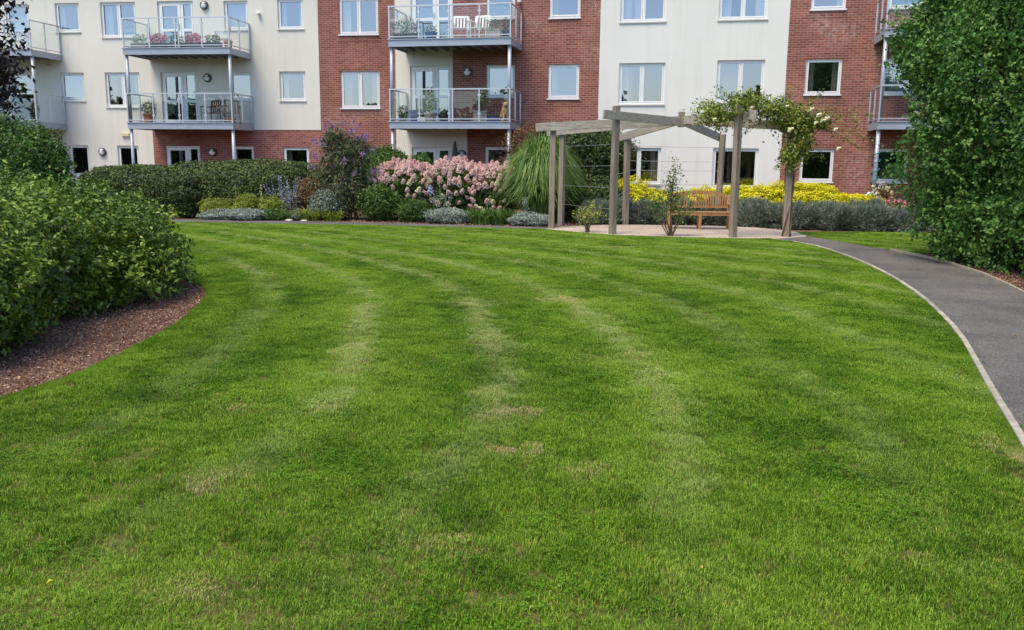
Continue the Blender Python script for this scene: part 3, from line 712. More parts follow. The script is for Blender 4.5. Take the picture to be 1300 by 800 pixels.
# upper left balcony: planters along the rail
for i, (s, fm, lab, nf) in enumerate([(-14.1, 'petal_white', 'grey trough of grey-green foliage at the left corner of the upper left balcony', 6), (-13.35, 'petal_magenta', 'dark trough of pink flowers beside the left corner planter, upper left balcony', 80),
        (-12.6, 'petal_white', 'dark trough of trailing green leaves before the door of the upper left balcony', 0), (-11.9, 'petal_magenta', 'dark trough of bright pink geraniums mid rail on the upper left balcony', 100),
        (-11.15, 'petal_pink', 'long trough with few pale pink blooms towards right corner of upper left balcony', 10)]):
    pot('flower_trough', lab, LW(WL, s, 1.5, Z2 + .002), .2, .2, 'black_plastic' if i else 'grey_pot', ('leaf_silver' if i == 0 else 'leaf_green', 260, .07, bx(.33, .33, 1.1), fm, nf), 'planter', 'troughs on the upper left balcony', aL, (.32, .1), 20 + i)
pot('plant_pot', 'round orange pot on the deck by the right rail, upper left balcony', LW(WL, -10.75, 1.1, Z2 + .002), .17, .3, 'orange_glaze', ('leaf_green', 80, .05, [(0, 0, .34, .14, .14, .1)], None, 0), 'plant pot')
chair('grey slatted chair at the right end of the upper left balcony', LW(WL, -11.1, .8, Z2 + .002), aL - 1.2, 'rail_steel')
# lower left balcony
pot('topiary_pot', 'clipped round green topiary ball in terracotta pot, lower left balcony corner', LW(WL, -14.05, 1.25, Z1 + .002), .24, .36, 'terracotta', ('leaf_dark', 900, .05, [(0, 0, .55, .3, .3, .3)], None, 0))
chair('brown wicker chair left of the small table on the lower left balcony', LW(WL, -11.75, .75, Z1 + .002), aL - .4, 'wicker', .9, .55)
chair('brown wicker chair right of the small table, nearest the rail post', LW(WL, -10.85, .8, Z1 + .002), aL + .5, 'wicker', .9, .55)
table('small dark round table between the two wicker chairs', LW(WL, -11.3, .95, Z1 + .002), 'wicker')
pot('plant_pot', 'low terracotta bowl at the right corner of the lower left balcony', LW(WL, -10.6, 1.45, Z1 + .002), .2, .18, 'terracotta', ('leaf_green', 80, .05, [(0, 0, .22, .17, .17, .1)], None, 0))
# upper middle balcony
pot('flower_trough', 'wide dark trough of grey-green and pink plants, left of upper middle balcony', LW(WR, -3.45, 1.5, Z2 + .002), .2, .22, 'black_plastic', ('leaf_silver', 420, .08, bx(.5, .4, 1.6), 'petal_pink', 12), 'planter', None, aR, (.45, .12))
pot('plant_pot', 'blue glazed pot of low foliage on the upper middle balcony', LW(WR, -2.6, 1.45, Z2 + .002), .22, .25, 'blue_glaze', ('leaf_green', 160, .06, [(0, 0, .32, .24, .2, .18)], 'petal_white', 6))
chair('left one of the two white chairs on the upper middle balcony', LW(WR, -1.7, 1.0, Z2 + .002), aR + .15, 'white_metal', .85, .55)
chair('right one of the two white chairs on the upper middle balcony', LW(WR, -.98, 1.0, Z2 + .002), aR - .1, 'white_metal', .85, .55)
pot('flower_trough', 'pale stone trough of clipped green at right of the white chairs', LW(WR, -.4, 1.45, Z2 + .002), .2, .3, 'stone_pot', ('leaf_privet', 260, .06, bx(.24, .42, 1.2), None, 0), 'planter', None, aR, (.24, .12))
pot('plant_pot', 'dark pot of leafy plant in right corner of the upper middle balcony', LW(WR, -.02, 1.2, Z2 + .002), .17, .3, 'black_plastic', ('leaf_dark', 220, .07, [(0, 0, .5, .2, .2, .25)], None, 0))
# lower middle balcony
pot('plant_pot', 'small dark plant low in the left corner of the lower middle balcony', LW(WR, -3.8, 1.0, Z1 + .002), .14, .18, 'grey_pot', ('leaf_dark', 220, .09, [(0, 0, .35, .2, .2, .26)], None, 0))
pot('plant_pot', 'empty bright blue pot before the door of the lower middle balcony', LW(WR, -3.25, 1.45, Z1 + .002), .17, .4, 'blue_glaze', None)
pot('plant_pot', 'stone pot with upright bushy green shrub on the lower middle balcony', LW(WR, -2.65, 1.45, Z1 + .002), .24, .3, 'stone_pot', ('leaf_privet', 800, .07, [(0, 0, .62, .28, .26, .34), (0, 0, .95, .18, .18, .26)], None, 0), seed=31)
pot('plant_pot', 'low black pot beside the door sidelight, lower middle balcony', LW(WR, -2.15, 1.5, Z1 + .002), .2, .24, 'black_plastic', ('leaf_dark', 100, .06, [(0, 0, .28, .18, .18, .1)], None, 0))
pot('plant_pot', 'flat black bowl on deck before the brick, lower middle balcony', LW(WR, -1.35, 1.5, Z1 + .002), .2, .12, 'black_plastic', ('leaf_dark', 60, .05, [(0, 0, .15, .16, .16, .07)], None, 0))
pot('plant_pot', 'grey square planter with tall loose olive shrub, lower middle balcony', LW(WR, -.85, 1.35, Z1 + .002), .22, .36, 'grey_pot', ('leaf_green', 420, .07, [(0, 0, .75, .26, .22, .42)], None, 0), box=(.24, .18), rz=aR, seed=44)
pot('plant_pot', 'low blue-grey bowl left of the tan dog ornament', LW(WR, -.35, 1.5, Z1 + .002), .2, .16, 'blue_glaze', ('leaf_green', 60, .05, [(0, 0, .2, .16, .16, .08)], None, 0))
# tan sitting dog ornament
dg = empty('dog_statue', LW(WR, 0.0, 1.4, Z1 + .002), aR + .5); tag(dg, 'tan sitting dog ornament in the right corner of the lower middle balcony', 'statue')
sk = bpy.data.meshes.new('body'); sk.from_pydata([(0, .16, .12), (0, .1, .26), (0, 0, .42), (0, -.05, .56), (0, -.16, .58), (.07, -.08, .2), (.07, -.1, .02), (-.07, -.08, .2), (-.07, -.1, .02), (.1, .12, .08), (.11, -.05, .03), (-.1, .12, .08), (-.11, -.05, .03), (.05, -.02, .65), (-.05, -.02, .65)],
    [(0, 1), (1, 2), (2, 3), (3, 4), (2, 5), (5, 6), (2, 7), (7, 8), (0, 9), (9, 10), (0, 11), (11, 12), (3, 13), (3, 14)], [])
sk.materials.append(MATS['tan_fur']); bo = link('body', sk, dg)
md = bo.modifiers.new('skin', 'SKIN'); bo.modifiers.new('sub', 'SUBSURF').levels = 2; bo.modifiers['sub'].render_levels = 2
for i, rr in enumerate([.12, .14, .12, .09, .045, .05, .035, .05, .035, .07, .035, .07, .035, .025, .025]): sk.skin_vertices[0].data[i].radius = (rr, rr)
sk.skin_vertices[0].data[0].use_root = True
# far left balcony bits
chair('grey metal chair on the upper far left balcony behind purple leaves', LW(WL, -19.6, .8, Z2 + .002), aL + .5, 'rail_steel')
pot('plant_pot', 'dark pot of spiky foliage at right end of lower far left balcony', LW(WL, -18.95, 1.2, Z1 + .002), .16, .3, 'black_plastic', ('leaf_dark', 200, .12, [(0, 0, .5, .2, .2, .3)], None, 0))
# folded parasol by the ground floor door
pr = empty('folded_parasol', LW(WR, -2.08, .35, 0)); tag(pr, 'dark folded parasol leaning by the ground floor patio door', 'parasol')
MB().tube([(0, 0, 0), (0, 0, 2.35)], .02, 8).build('pole', 'dark_steel', pr); MB().lathe([(.05, 1.0), (.1, 1.1), (.13, 1.5), (.09, 2.0), (.04, 2.3), (.01, 2.36)], 12).build('canopy', 'dark_steel', pr, smooth=True)
# green hose wound down the right support post
hp = LW(WR, 11.92, 1.69, 0); gh = empty('garden_hose', hp); tag(gh, 'teal green hose wound on the right balcony support post', 'hose')
MB().tube([(.12 * math.cos(i * .7) , .12 * math.sin(i * .7), 1.0 + i * .03) for i in range(36)], .02, 6).build('hose', 'green_plastic', gh, smooth=True)
# white scrolled patio chair by the right ground floor window
wc = empty('scroll_chair', (11.75, 27.4, -.035), .35); tag(wc, 'white scrolled metal patio chair below the right ground floor window', 'chair')
for sx in (-1, 1):
    MB().tube([(sx * .2, -.2, 0), (sx * .22, -.22, .45)], .014, 8).build('leg', 'white_metal', wc); MB().tube([(sx * .19, .2, 0), (sx * .17, .2, .45), (sx * .14, .24, .8), (sx * .2, .26, .95), (sx * .1, .27, 1.12), (0, .27, 1.16)], .014, 8).build('back_frame', 'white_metal', wc)
MB().lathe([(.23, .44), (.25, .455), (.23, .47)], 20).build('seat', 'white_metal', wc)
MB().tube([(.11 * math.cos(a * .5), .262, .98 + .11 * math.sin(a * .5)) for a in range(14)], .01, 6).build('back_scroll', 'white_metal', wc); MB().tube([(.05 * math.cos(a * .5), .255, .68 + .07 * math.sin(a * .5)) for a in range(14)], .01, 6).build('back_scroll', 'white_metal', wc)

# ---------------------------------------------------------------- pergola
HUB = Vector((4.02, 21.3, 0))
pg = empty('pergola', HUB); tag(pg, 'weathered timber pergola with beams meeting over the gravel patio', 'pergola')
PP = {'A': (0.97, 21.86, 2.62), 'B': (1.28, 23.2, 2.52), 'C': (2.33, 20.3, 2.92), 'D': (5.0, 19.72, 2.92), 'E': (6.33, 20.1, 2.62), 'F': (3.05, 23.6, 2.42), 'G': (5.55, 23.6, 2.42)}
for k, (x, y, zt) in PP.items():
    h = .068; m = MB(); off = Vector((x, y, 0)) - HUB; a = math.atan2(off.y, off.x)
    M = Matrix.Translation(off) @ Matrix.Rotation(a + random.uniform(-.08, .08), 4, 'Z') @ Matrix.Rotation(random.uniform(-.012, .012), 4, 'X')
    if k == 'E': M = Matrix.Translation(off) @ Matrix.Rotation(a, 4, 'Z') @ Matrix.Rotation(.03, 4, 'X'); h = .075
    m.box(-h, h, -h, h, -.1, zt, M).build('post', 'weathered_oak', pg, bevel=.008)
    d = off.length; bz0 = {'A': 2.5, 'B': 2.44, 'C': 2.7, 'D': 2.7, 'E': 2.5, 'F': 2.34, 'G': 2.34}[k]; bz1 = 2.66
    if k == 'C': bz1 = 2.62
    # one plank beam from the post (with overhang) to the hub, bolted to the post's side
    o2 = off.normalized(); sd_ = Vector((-o2.y, o2.x, 0)) * (h + .026)
    p0 = o2 * (d + .42) + sd_ + Vector((0, 0, bz0 - (bz1 - bz0) * .42 / d)); p1 = o2 * .06 + sd_ * .25 + Vector((0, 0, bz1))
    dr = (p1 - p0); L = dr.length; q = dr.to_track_quat('X', 'Z').to_matrix().to_4x4()
    MB().box(0, L, -.025, .025, -.1, .1, Matrix.Translation(p0) @ q).build('beam', 'weathered_beam', pg, bevel=.006)
MB().box(-.07, .07, -.07, .07, 2.5, 2.86).build('hub_block', 'weathered_oak', pg, bevel=.008)
for a, b, zs in (('B', 'C', (.55, 1.05, 1.55, 2.05)), ('F', 'G', (1.1, 1.45, 1.7, 2.1)), ('F', 'C', (.9, 1.4))):
    for z in zs:
        pa, pb = Vector(PP[a][:2] + (z,)) - HUB, Vector(PP[b][:2] + (z + random.uniform(-.04, .04),)) - HUB
        mid = (pa + pb) / 2 - Vector((0, 0, .012)); MB().tube([pa, mid, pb], .0055, 6).build('wire', 'wire', pg)

# ---------------------------------------------------------------- bench
bn = empty('garden_bench', (4.75, 22.2, 0.0), math.radians(-6)); tag(bn, 'curved wooden garden bench with slatted arched back', 'bench')
bw = .80
def bend(x): return .10 * (x / bw) ** 2          # seat bows towards the viewer in the middle
for x in (-.76, 0, .76):
    y = bend(x)
    MB().box(x - .032, x + .032, y - .262, y - .2, 0, .62 if x else .40).build('leg', 'bench_teak', bn, bevel=.005)
    MB().box(x - .03, x + .03, y + .2, y + .255, 0, .42).build('leg', 'bench_teak', bn, bevel=.005)
def curve_bar(name, xs, y0, z0, z1, th):
    m = MB(); n = len(xs)
    for i, x in enumerate(xs):
        y = bend(x) + y0; a, b = (z0(x), z1(x)); m.v += [(x, y, a), (x, y + th, a), (x, y + th, b), (x, y, b)]
    for i in range(n - 1):
        for k in range(4): m.f.append((4 * i + k, 4 * (i + 1) + k, 4 * (i + 1) + (k + 1) % 4, 4 * i + (k + 1) % 4))
    m.f += [(0, 1, 2, 3), tuple(4 * (n - 1) + k for k in (3, 2, 1, 0))]
    return m.build(name, 'bench_teak', bn)
XS = [-.78 + 1.56 * i / 20 for i in range(21)]
arch = lambda x: .80 + .13 * (1 - (abs(x) / .8) ** 2.4)
for k in range(6): curve_bar('seat_slat', XS, -.235 + k * .078, lambda x: .42, lambda x: .44, .064)
curve_bar('apron', XS, -.222, lambda x: .35, lambda x: .418, .025); curve_bar('apron', XS, .21, lambda x: .35, lambda x: .418, .025)
curve_bar('back_rail', XS, .225, lambda x: .52, lambda x: .575, .03)
curve_bar('top_rail', XS, .235, lambda x: arch(x) - .05, lambda x: arch(x) + .03, .035)
for i in range(25):
    x = -.72 + 1.44 * i / 24; y = bend(x) + .238
    MB().box(x - .015, x + .015, y, y + .016, .575, arch(x) - .045).build('back_slat', 'bench_teak', bn)
for x in (-.755, .755):
    y = bend(x); MB().box(x - .028, x + .028, y + .215, y + .25, .42, .86).build('back_post', 'bench_teak', bn)
    MB().box(x - .035, x + .035, y - .28, y + .214, .622, .655).build('armrest', 'bench_teak', bn, bevel=.008)

# ---------------------------------------------------------------- hedges and shrubs near the viewer
lh = bush('laurel_hedge', 'big leafy green hedge on bare soil at the left of the lawn', 'hedge', (-6.3, 8.9, -.03),
     [(-.15, -.2, .64, 2.1, 3.2, .78), (.35, 1.6, .56, 1.7, 1.9, .66), (.75, -2.0, .5, 1.3, 1.3, .58)], 30000, .062, 'leaf_laurel', None, .5, .22, .10, 3.0, .75, .3, .3, 5, 0, .05, cover=1.5, shoot=(4600, 11, .16))
for i in range(26):
    y = random.uniform(-2.6, 3.2); x = random.uniform(1.0, 1.6)
    stems((x, y, 0), [(x + random.uniform(-.1, .4), y + random.uniform(-.3, .3), random.uniform(.45, .9))], .012, 'twig', lh, bow=.08)
bush('twiggy_shrub', 'lighter twiggy shrub in front of the big left hedge at frame edge', 'shrub', (-4.55, 7.0, -.03), [(0, 0, .42, .42, .5, .42), (-.35, .3, .6, .4, .4, .35)], 3600, .075, 'leaf_laurel', None, .45, .4, .15, 2, .9, .4, .2, 8, 14, .4, cover=1.2)
rh = bush('hazel_hedge', 'tall dense green hedge towering over the path at right', 'hedge', (9.45, 13.9, -.03),
     [(0, .2, 3.1, 2.0, 2.4, 3.6), (-.35, 1.4, 2.7, 2.15, 1.5, 1.9), (-.2, 1.6, 4.6, 2.1, 1.3, 1.7), (.2, -2.2, 2.8, 2.1, 1.7, 3.2), (-.1, .3, 1.2, 1.85, 2.4, 1.25), (-.25, 1.3, .8, 1.75, 1.5, .85), (-1.5, .6, 3.3, .9, 1.2, 1.0), (-1.75, 1.9, 3.7, .85, .85, .8), (-1.35, 1.7, 5.0, .9, .8, .8)], 40000, .075, 'leaf_hazel', None, .62, .2, .15, 2.8, .75, .2, .6, 6, 0, .08, cover=1.3, shoot=(7000, 9, .18))
for i in range(16):
    y = random.uniform(-2.2, 2.3); x = random.uniform(-1.5, -.9)
    stems((x, y, 0), [(x + random.uniform(-.2, .3), y + random.uniform(-.4, .4), random.uniform(.8, 2.2))], .022, 'bark', rh, bow=.1)
bush('round_privet', 'rounded bright green shrub in front of the far left balcony', 'shrub', (-11.35, 19, -.03), [(0, 0, 1.35, 1.5, 1.4, 1.22), (.55, .2, 1.0, 1.0, 1.1, 1.0)], 12000, .075, 'leaf_privet', None, .5, .2, .09, 2.4, .8, .3, 0, 9, 5, cover=1.6, shoot=(1500, 9, .15))

# ---- dark purple maple at the left edge
mt = empty('purple_tree', (-8.02, 13.6, -.03)); tag(mt, 'dark purple leaved tree hanging in at the top left corner', 'tree')
MB().tube([(0, 0, 0), (-.03, .02, 1.0), (-.12, .05, 2.0), (-.2, 0, 3.0), (-.1, .1, 4.2)], [.09, .08, .07, .06, .03], 10).build('trunk', 'bark', mt, smooth=True)
tips = []
for i in range(26):
    a = random.uniform(0, 6.28); z = random.uniform(2.3, 4.6); R = random.uniform(.25, .62); b = Vector((-.17, .03, z - .35)); e_ = Vector((-.17 + R * math.cos(a), R * math.sin(a), z + random.uniform(-.1, .35)))
    MB().tube([b, b.lerp(e_, .5) + Vector((0, 0, .1)), e_], [.02, .014, .005], 6).build('branch', 'bark_dark', mt, smooth=True); tips += [b.lerp(e_, k) for k in (.5, .75, 1.0)]
T = np.array([tuple(v) for v in tips]); P = np.repeat(T, 44, 0) + RNG.normal(0, .12, (len(T) * 44, 3)); N = np.tile([0, 0, 1.], (len(P), 1))
V, F, r = leaves(P, N, .12, .42, .7, .2, 0, .8); tag(link('crown', np_mesh('crown', V, F, 'leaf_purple', r), mt), kind='stuff')

# ---------------------------------------------------------------- the beds below the building
hb = 'clipped hebe hedges under the left balcony'
bush('clipped_hedge', 'long low clipped grey-green hedge behind the big left hedge', 'hedge', (-10.9, 26.0, -.035), [(0, 0, .72, 1.9, .95, .72)], 15000, .085, 'leaf_hebe', hb, .36, .14, .05, 3.4, .7, .5, 0, 12, 3, cover=4.2)
bush('clipped_hedge', 'clipped grey-green hedge with dark base below the lower left balcony', 'hedge', (-7.75, 25.6, -.035), [(0, 0, .78, 1.62, .95, .8), (1.0, .3, .8, .75, .8, .72)], 15000, .085, 'leaf_hebe', hb, .36, .14, .05, 3.0, .7, .5, 0, 13, 3)
bush('clipped_hedge', 'rear strip of clipped hedge against the brick below the left windows', 'hedge', (-8.4, 27.6, -.035), [(0, 0, .8, 2.6, .6, .85)], 9000, .085, 'leaf_hebe', hb, .36, .14, .05, 3.4, .7, .5, 0, 14, 3)
bush('green_shrub', 'dark leafy shrub bridging the two clipped hedges', 'shrub', (-9.3, 24.9, -.035), [(0, 0, .62, .5, .5, .62)], 3000, .07, 'leaf_dark', None, .45, .2, .1, 2, .8, .3, 0, 15)

def lime(label, x, y, rr, h, mat='leaf_lime', n=900, sz=.05, group='low plants along the front of the bed', name='low_plant', asp=.35, seed=None, up=.8):
    return bush(name, label, 'plant', (x, y, -.03), [(0, 0, h * .45, rr, rr * .85, h * .55)], n, sz, mat, group, asp, .3, .12, 2, .9, up, 0, seed or int(abs(x) * 37 + y * 11), 3, .25, stem_r=.008)
lime('lime green mound at the hedge end of the far bed', -8.35, 24.55, .48, .62)
lime('lime green mound with two upright stalks in front of the clipped hedge', -7.5, 24.45, .42, .7)
lime('yellow-green bushy mound left of the blue-spiked plant', -6.85, 24.5, .4, .66, 'leaf_lime')
lime('flat silver-white carpet at the front edge below lime mounds', -7.35, 24.1, .75, .34, 'leaf_silver', 1500, .05)
lime('pale silvery clump nearest the big left hedge', -8.15, 24.15, .55, .3, 'leaf_silver', 900, .05)
lime('fresh green low clump in front of the blue-spiked plant', -6.55, 24.1, .55, .32, 'leaf_green', 900, .06)
lime('small grey-blue tuft at the front edge beside yellow daylilies', -6.0, 24.15, .3, .3, 'leaf_lavender', 500, .05)
# stalks on lime mound
def spikes(parent, mat, n, rr, h0, h1, size, seed, lean=.12, nm='flower_spike', pet=26, thick=.03, stem_mat='leaf_green', z_part=.45):
    r = random.Random(seed)
    for i in range(n):
        a = r.uniform(0, 6.28); q = rr * math.sqrt(r.uniform(0, 1)); b = Vector((q * math.cos(a) * .5, q * math.sin(a) * .5, .1)); h = r.uniform(h0, h1)
        tp = Vector((q * math.cos(a) + r.uniform(-lean, lean), q * math.sin(a) + r.uniform(-lean, lean), h))
        k = np.random.default_rng(seed * 100 + i); tt = k.uniform(1 - z_part, 1, pet); B, Tn = np.array(b), np.array(tp)
        P = B + (Tn - B) * tt[:, None] + k.normal(0, 1, (pet, 3)) * (thick * (1.25 - tt))[:, None] / .5
        V, F, rr_ = leaves(P, k.normal(0, 1, (pet, 3)), size, .6, .5, .2, rng=k)
        o = link(nm, np_mesh(nm, V, F, mat, rr_), parent)
        s = MB().tube([b, tp], [.006, .003], 4, False).build('stalk', 'twig', o)
ps = empty('blue_spire_plant', (-6.45, 24.75, -.03)); tag(ps, 'silvery plant with pale blue flower spikes before the clipped hedge', 'plant')
P, N = blobpts([(0, 0, .42, .6, .45, .5)], 900, .35, .1, 2, .03, 61); V, F, r = leaves(P, N, .07, .2, .6, .2, 1.0); tag(link('foliage', np_mesh('foliage', V, F, 'leaf_silver', r), ps), kind='stuff')
spikes(ps, 'petal_blue', 34, .75, .85, 1.25, .035, 5, .2, pet=34, thick=.016, z_part=.55)
st = empty('tall_stalks', (-7.6, 24.3, -.03)); tag(st, 'pair of pale upright seed stalks rising from the lime mound', 'plant'); spikes(st, 'leaf_lime', 2, .2, .8, .95, .04, 6, .05, pet=40, thick=.015)
st = empty('tall_stalks', (-6.95, 24.25, -.03)); tag(st, 'single pale seed stalk beside the yellow-green mound', 'plant'); spikes(st, 'petal_cream', 1, .1, .95, 1.0, .04, 7, .05, pet=40, thick=.012)
dl = empty('daylily_clump', (-5.65, 24.2, -.03)); tag(dl, 'yellow-green strappy daylily clump at the front edge below reddish shrub', 'plant'); tag(link('leaf_tuft', blades(260, .35, .42, .4, .03, 'leaf_lime', 3), dl), kind='stuff')
dl = empty('daylily_clump', (-5.0, 24.15, -.03)); tag(dl, 'smaller bright strappy clump left of the purple buddleia base', 'plant'); tag(link('leaf_tuft', blades(180, .25, .38, .35, .03, 'leaf_lime', 4), dl), kind='stuff')
bush('reddish_shrub', 'small reddish tinged shrub left of the purple buddleia', 'shrub', (-5.75, 25.0, -.03), [(0, 0, .6, .55, .5, .55)], 2200, .06, 'leaf_red', None, .45, .25, .1, 2, .9, .4, 0, 17, 4, .3)
bush('silver_shrub', 'grey-green sage at the foot of the buddleia', 'shrub', (-5.2, 24.5, -.03), [(0, 0, .45, .5, .45, .45)], 1800, .06, 'leaf_lavender', None, .4, .25, .1, 2, .9, .5, 0, 18, 3, .2)

# ---- buddleia
bd = bush('buddleia', 'tall loose buddleia with purple flower spikes at the brick corner', 'shrub', (-4.75, 24.9, -.03),
     [(0, 0, .7, .85, .75, .75), (-.15, 0, 1.5, .62, .55, .6), (.25, .1, 1.9, .5, .45, .5), (-.3, .1, 2.15, .4, .35, .45)], 7600, .12, 'leaf_buddleia', None, .28, .35, .14, 2, .8, .1, .8, 19, 12, .6, 'twig', .018, cover=1.15)
rr = random.Random(4)
for i in range(46):
    a = rr.uniform(0, 6.28); q = rr.uniform(.25, 1.1); z = rr.uniform(1.5, 2.85) - q * .25
    tp = Vector((q * .8 * math.cos(a) - .05, q * math.sin(a) * .7 - .1, z - .12)); b = Vector((tp.x * .55, tp.y * .55, z - .75))
    stems(b, [tp], .008, 'twig', bd, bow=.06)
    k = np.random.default_rng(300 + i); tt = k.uniform(0, 1, 60); d = np.array([math.cos(a) * .6, math.sin(a) * .6, rr.uniform(.1, .9)]); d /= np.linalg.norm(d); L = rr.uniform(.16, .27)
    P = np.array(tp) + d * (tt * L)[:, None] + k.normal(0, 1, (60, 3)) * (.03 * (1.15 - tt))[:, None]
    V, F, r_ = leaves(P, k.normal(0, 1, (60, 3)), .036, .8, .6, .2, rng=k); link('flower_spike', np_mesh('flower_spike', V, F, 'petal_purple', r_), bd)
bush('green_shrub', 'mid green leafy shrub between buddleia and pink hydrangeas', 'shrub', (-3.75, 24.4, -.03), [(0, 0, .5, .6, .5, .52)], 2600, .09, 'leaf_green', None, .35, .25, .1, 2, .9, .3, .3, 21, 4, .3)
bush('green_shrub', 'fresh green shrub behind the left end of the hydrangeas', 'shrub', (-3.9, 28.0, -.03), [(-.2, 0, 1.2, .9, .8, 1.0), (.7, 0, 1.1, .8, .7, .8)], 6000, .09, 'leaf_green', None, .4, .2, .1, 2, .8, .3, 0, 22, 4)
bush('strappy_shrub', 'low glossy green shrub in front of the hydrangea middle', 'shrub', (-2.75, 24.1, -.03), [(0, 0, .3, .5, .4, .34)], 1500, .1, 'leaf_green', None, .2, .3, .1, 2, .9, .5, 0, 23, 3, .2)

# ---- hydrangeas with cone flower heads
heads = {}
for v, (mat) in enumerate(['petal_pink', 'petal_blush', 'petal_pink', 'petal_cream', 'petal_blue']):
    k = np.random.default_rng(500 + v); n = 150; tt = k.uniform(0, 1, n) ** .8; a = k.uniform(0, 6.28, n); R = .105 * np.sqrt(np.clip(1.02 - tt, 0, 1)) * (1 + k.normal(0, .08, n))
    P = np.stack([R * np.cos(a), R * np.sin(a), tt * .25 - .06], 1); Nn = np.stack([np.cos(a), np.sin(a), .3 + tt], 1)
    V, F, r_ = leaves(P, unit(Nn), .05, .95, .3, .1, rng=k, simple=True); heads[v] = np_mesh('flower_head', V, F, mat, r_)
def hydrangea(label, x, y, rx, ry, h, n, seed):
    e = bush('hydrangea', label, 'shrub', (x, y, -.03), [(0, 0, h * .5, rx * .92, ry * .9, h * .44)], int(2600 * rx), .11, 'leaf_green', 'pink cone hydrangeas below the middle balcony', .55, .25, .08, 2.6, .8, .3, .3, seed, 5)
    P, N = blobpts([(0, 0, h * .5, rx, ry, h * .5)], 1500, .03, .06, 2.6, .3, seed + 7)
    r = random.Random(seed); kept = []
    for p, nn in zip(P, N):
        front = -nn[1]; pr_ = (.95 if p[2] > h * .72 else .6 if p[2] > h * .5 else .42) * (1.0 if front > -.35 else .35)
        if r.random() > pr_ or any(np.linalg.norm(p - q) < .135 for q in kept): continue
        kept.append(p)
        if len(kept) >= n: break
    for p in kept:
        v = 3 if (p[2] < h * .5 and r.random() < .5) or r.random() < .1 else r.randrange(3)
        if p[2] > h * .72: v = r.randrange(3)
        nn = p - np.array([0, 0, h * .25]); d = Vector(nn).normalized().lerp(Vector((0, 0, 1)), .35)
        o = link('flower_head', heads[v], e, tuple(p)); o.rotation_euler = d.to_track_quat('Z', 'Y').to_euler(); sc = r.uniform(.62, 1.02) * (1 if p[2] > h * .6 else .8); o.scale = (sc, sc, sc)
    return e
hy = hydrangea('pink cone hydrangea at the left, next to the buddleia', -3.2, 25.5, .95, .75, 1.58, 105, 71)
hy2 = hydrangea('pink cone hydrangea in the middle below the ground floor door', -1.75, 25.6, .95, .75, 1.62, 108, 72)
o = link('flower_head', heads[4], hy2, (-.6, -.78, .8)); o['label'] = 'single mauve blue flower head'
hydrangea('pink cone hydrangea at the right beside the fountain grass', -.6, 25.5, .82, .7, 1.52, 92, 73)

# ---- foreground of the bed: silver mounds, strappy leaves, fountain grass
lime('broad silver mound at the bed edge in front of the hydrangeas', -1.75, 23.75, .68, .42, 'leaf_silver', 2200, .055)
lime('grey-green lower silver mound at the foot of the fountain grass', .45, 23.15, .62, .36, 'leaf_silver', 2000, .055)
ag = empty('strappy_clump', (-.6, 23.75, -.03)); tag(ag, 'dense dark green strap-leaved clump between the two silver mounds', 'plant'); tag(link('leaf_tuft', blades(620, .7, .5, .38, .032, 'leaf_green', 8), ag), kind='stuff')
st = empty('tall_stalks', (.45, 23.2, -.03)); tag(st, 'two silver woolly stalks standing in front of the fountain grass', 'plant'); spikes(st, 'leaf_silver', 2, .2, .7, 1.0, .045, 9, .04, pet=60, thick=.02, z_part=.6)
st = empty('tall_stalks', (-2.0, 24.3, -.03)); tag(st, 'cluster of pale grey stalks rising before the middle hydrangea', 'plant'); spikes(st, 'leaf_silver', 7, .45, .7, 1.0, .045, 10, .1, pet=40, thick=.02, z_part=.5)
fg = empty('fountain_grass', (.82, 24.6, -.03)); tag(fg, 'big arching green fountain grass left of the pergola posts', 'ornamental grass')
tag(link('leaf_tuft', blades(5400, .42, 2.6, 1.08, .034, 'leaf_miscanthus', 12, 1.0, 9, .42), fg), kind='stuff')
tag(link('lower_leaf_tuft', blades(1900, .5, 1.75, 1.12, .034, 'leaf_miscanthus', 13, 1.1, 8, .45), fg), kind='stuff')
bush('tall_shrub', 'tall dark shrub with reddish top behind the pergola', 'shrub', (2.25, 27.2, -.03), [(0, 0, 1.0, 1.25, 1.0, 1.0), (-.3, 0, 2.0, 1.3, .9, .8), (.5, .1, 1.8, 1.0, .8, .8)], 12000, .085, 'leaf_dark', None, .45, .25, .12, 2, .9, .2, 0, 25, 8, .5)
bush('reddish_shrub', 'loose reddish brown shrub top against the brick behind the pergola', 'shrub', (1.1, 28.2, -.03), [(0, 0, 1.9, 1.5, .7, .95), (1.4, -.2, 2.2, 1.0, .6, .65)], 4200, .08, 'leaf_red', None, .4, .35, .15, 2, .9, .2, 0, 26, 8, .6)
bush('ground_ivy', 'dark green low mass behind the left pergola posts', 'shrub', (2.0, 24.9, -.03), [(0, 0, .55, 1.15, .6, .75)], 5200, .07, 'leaf_dark', None, .6, .2, .1, 2.6, .8, .3, 0, 27, 3)

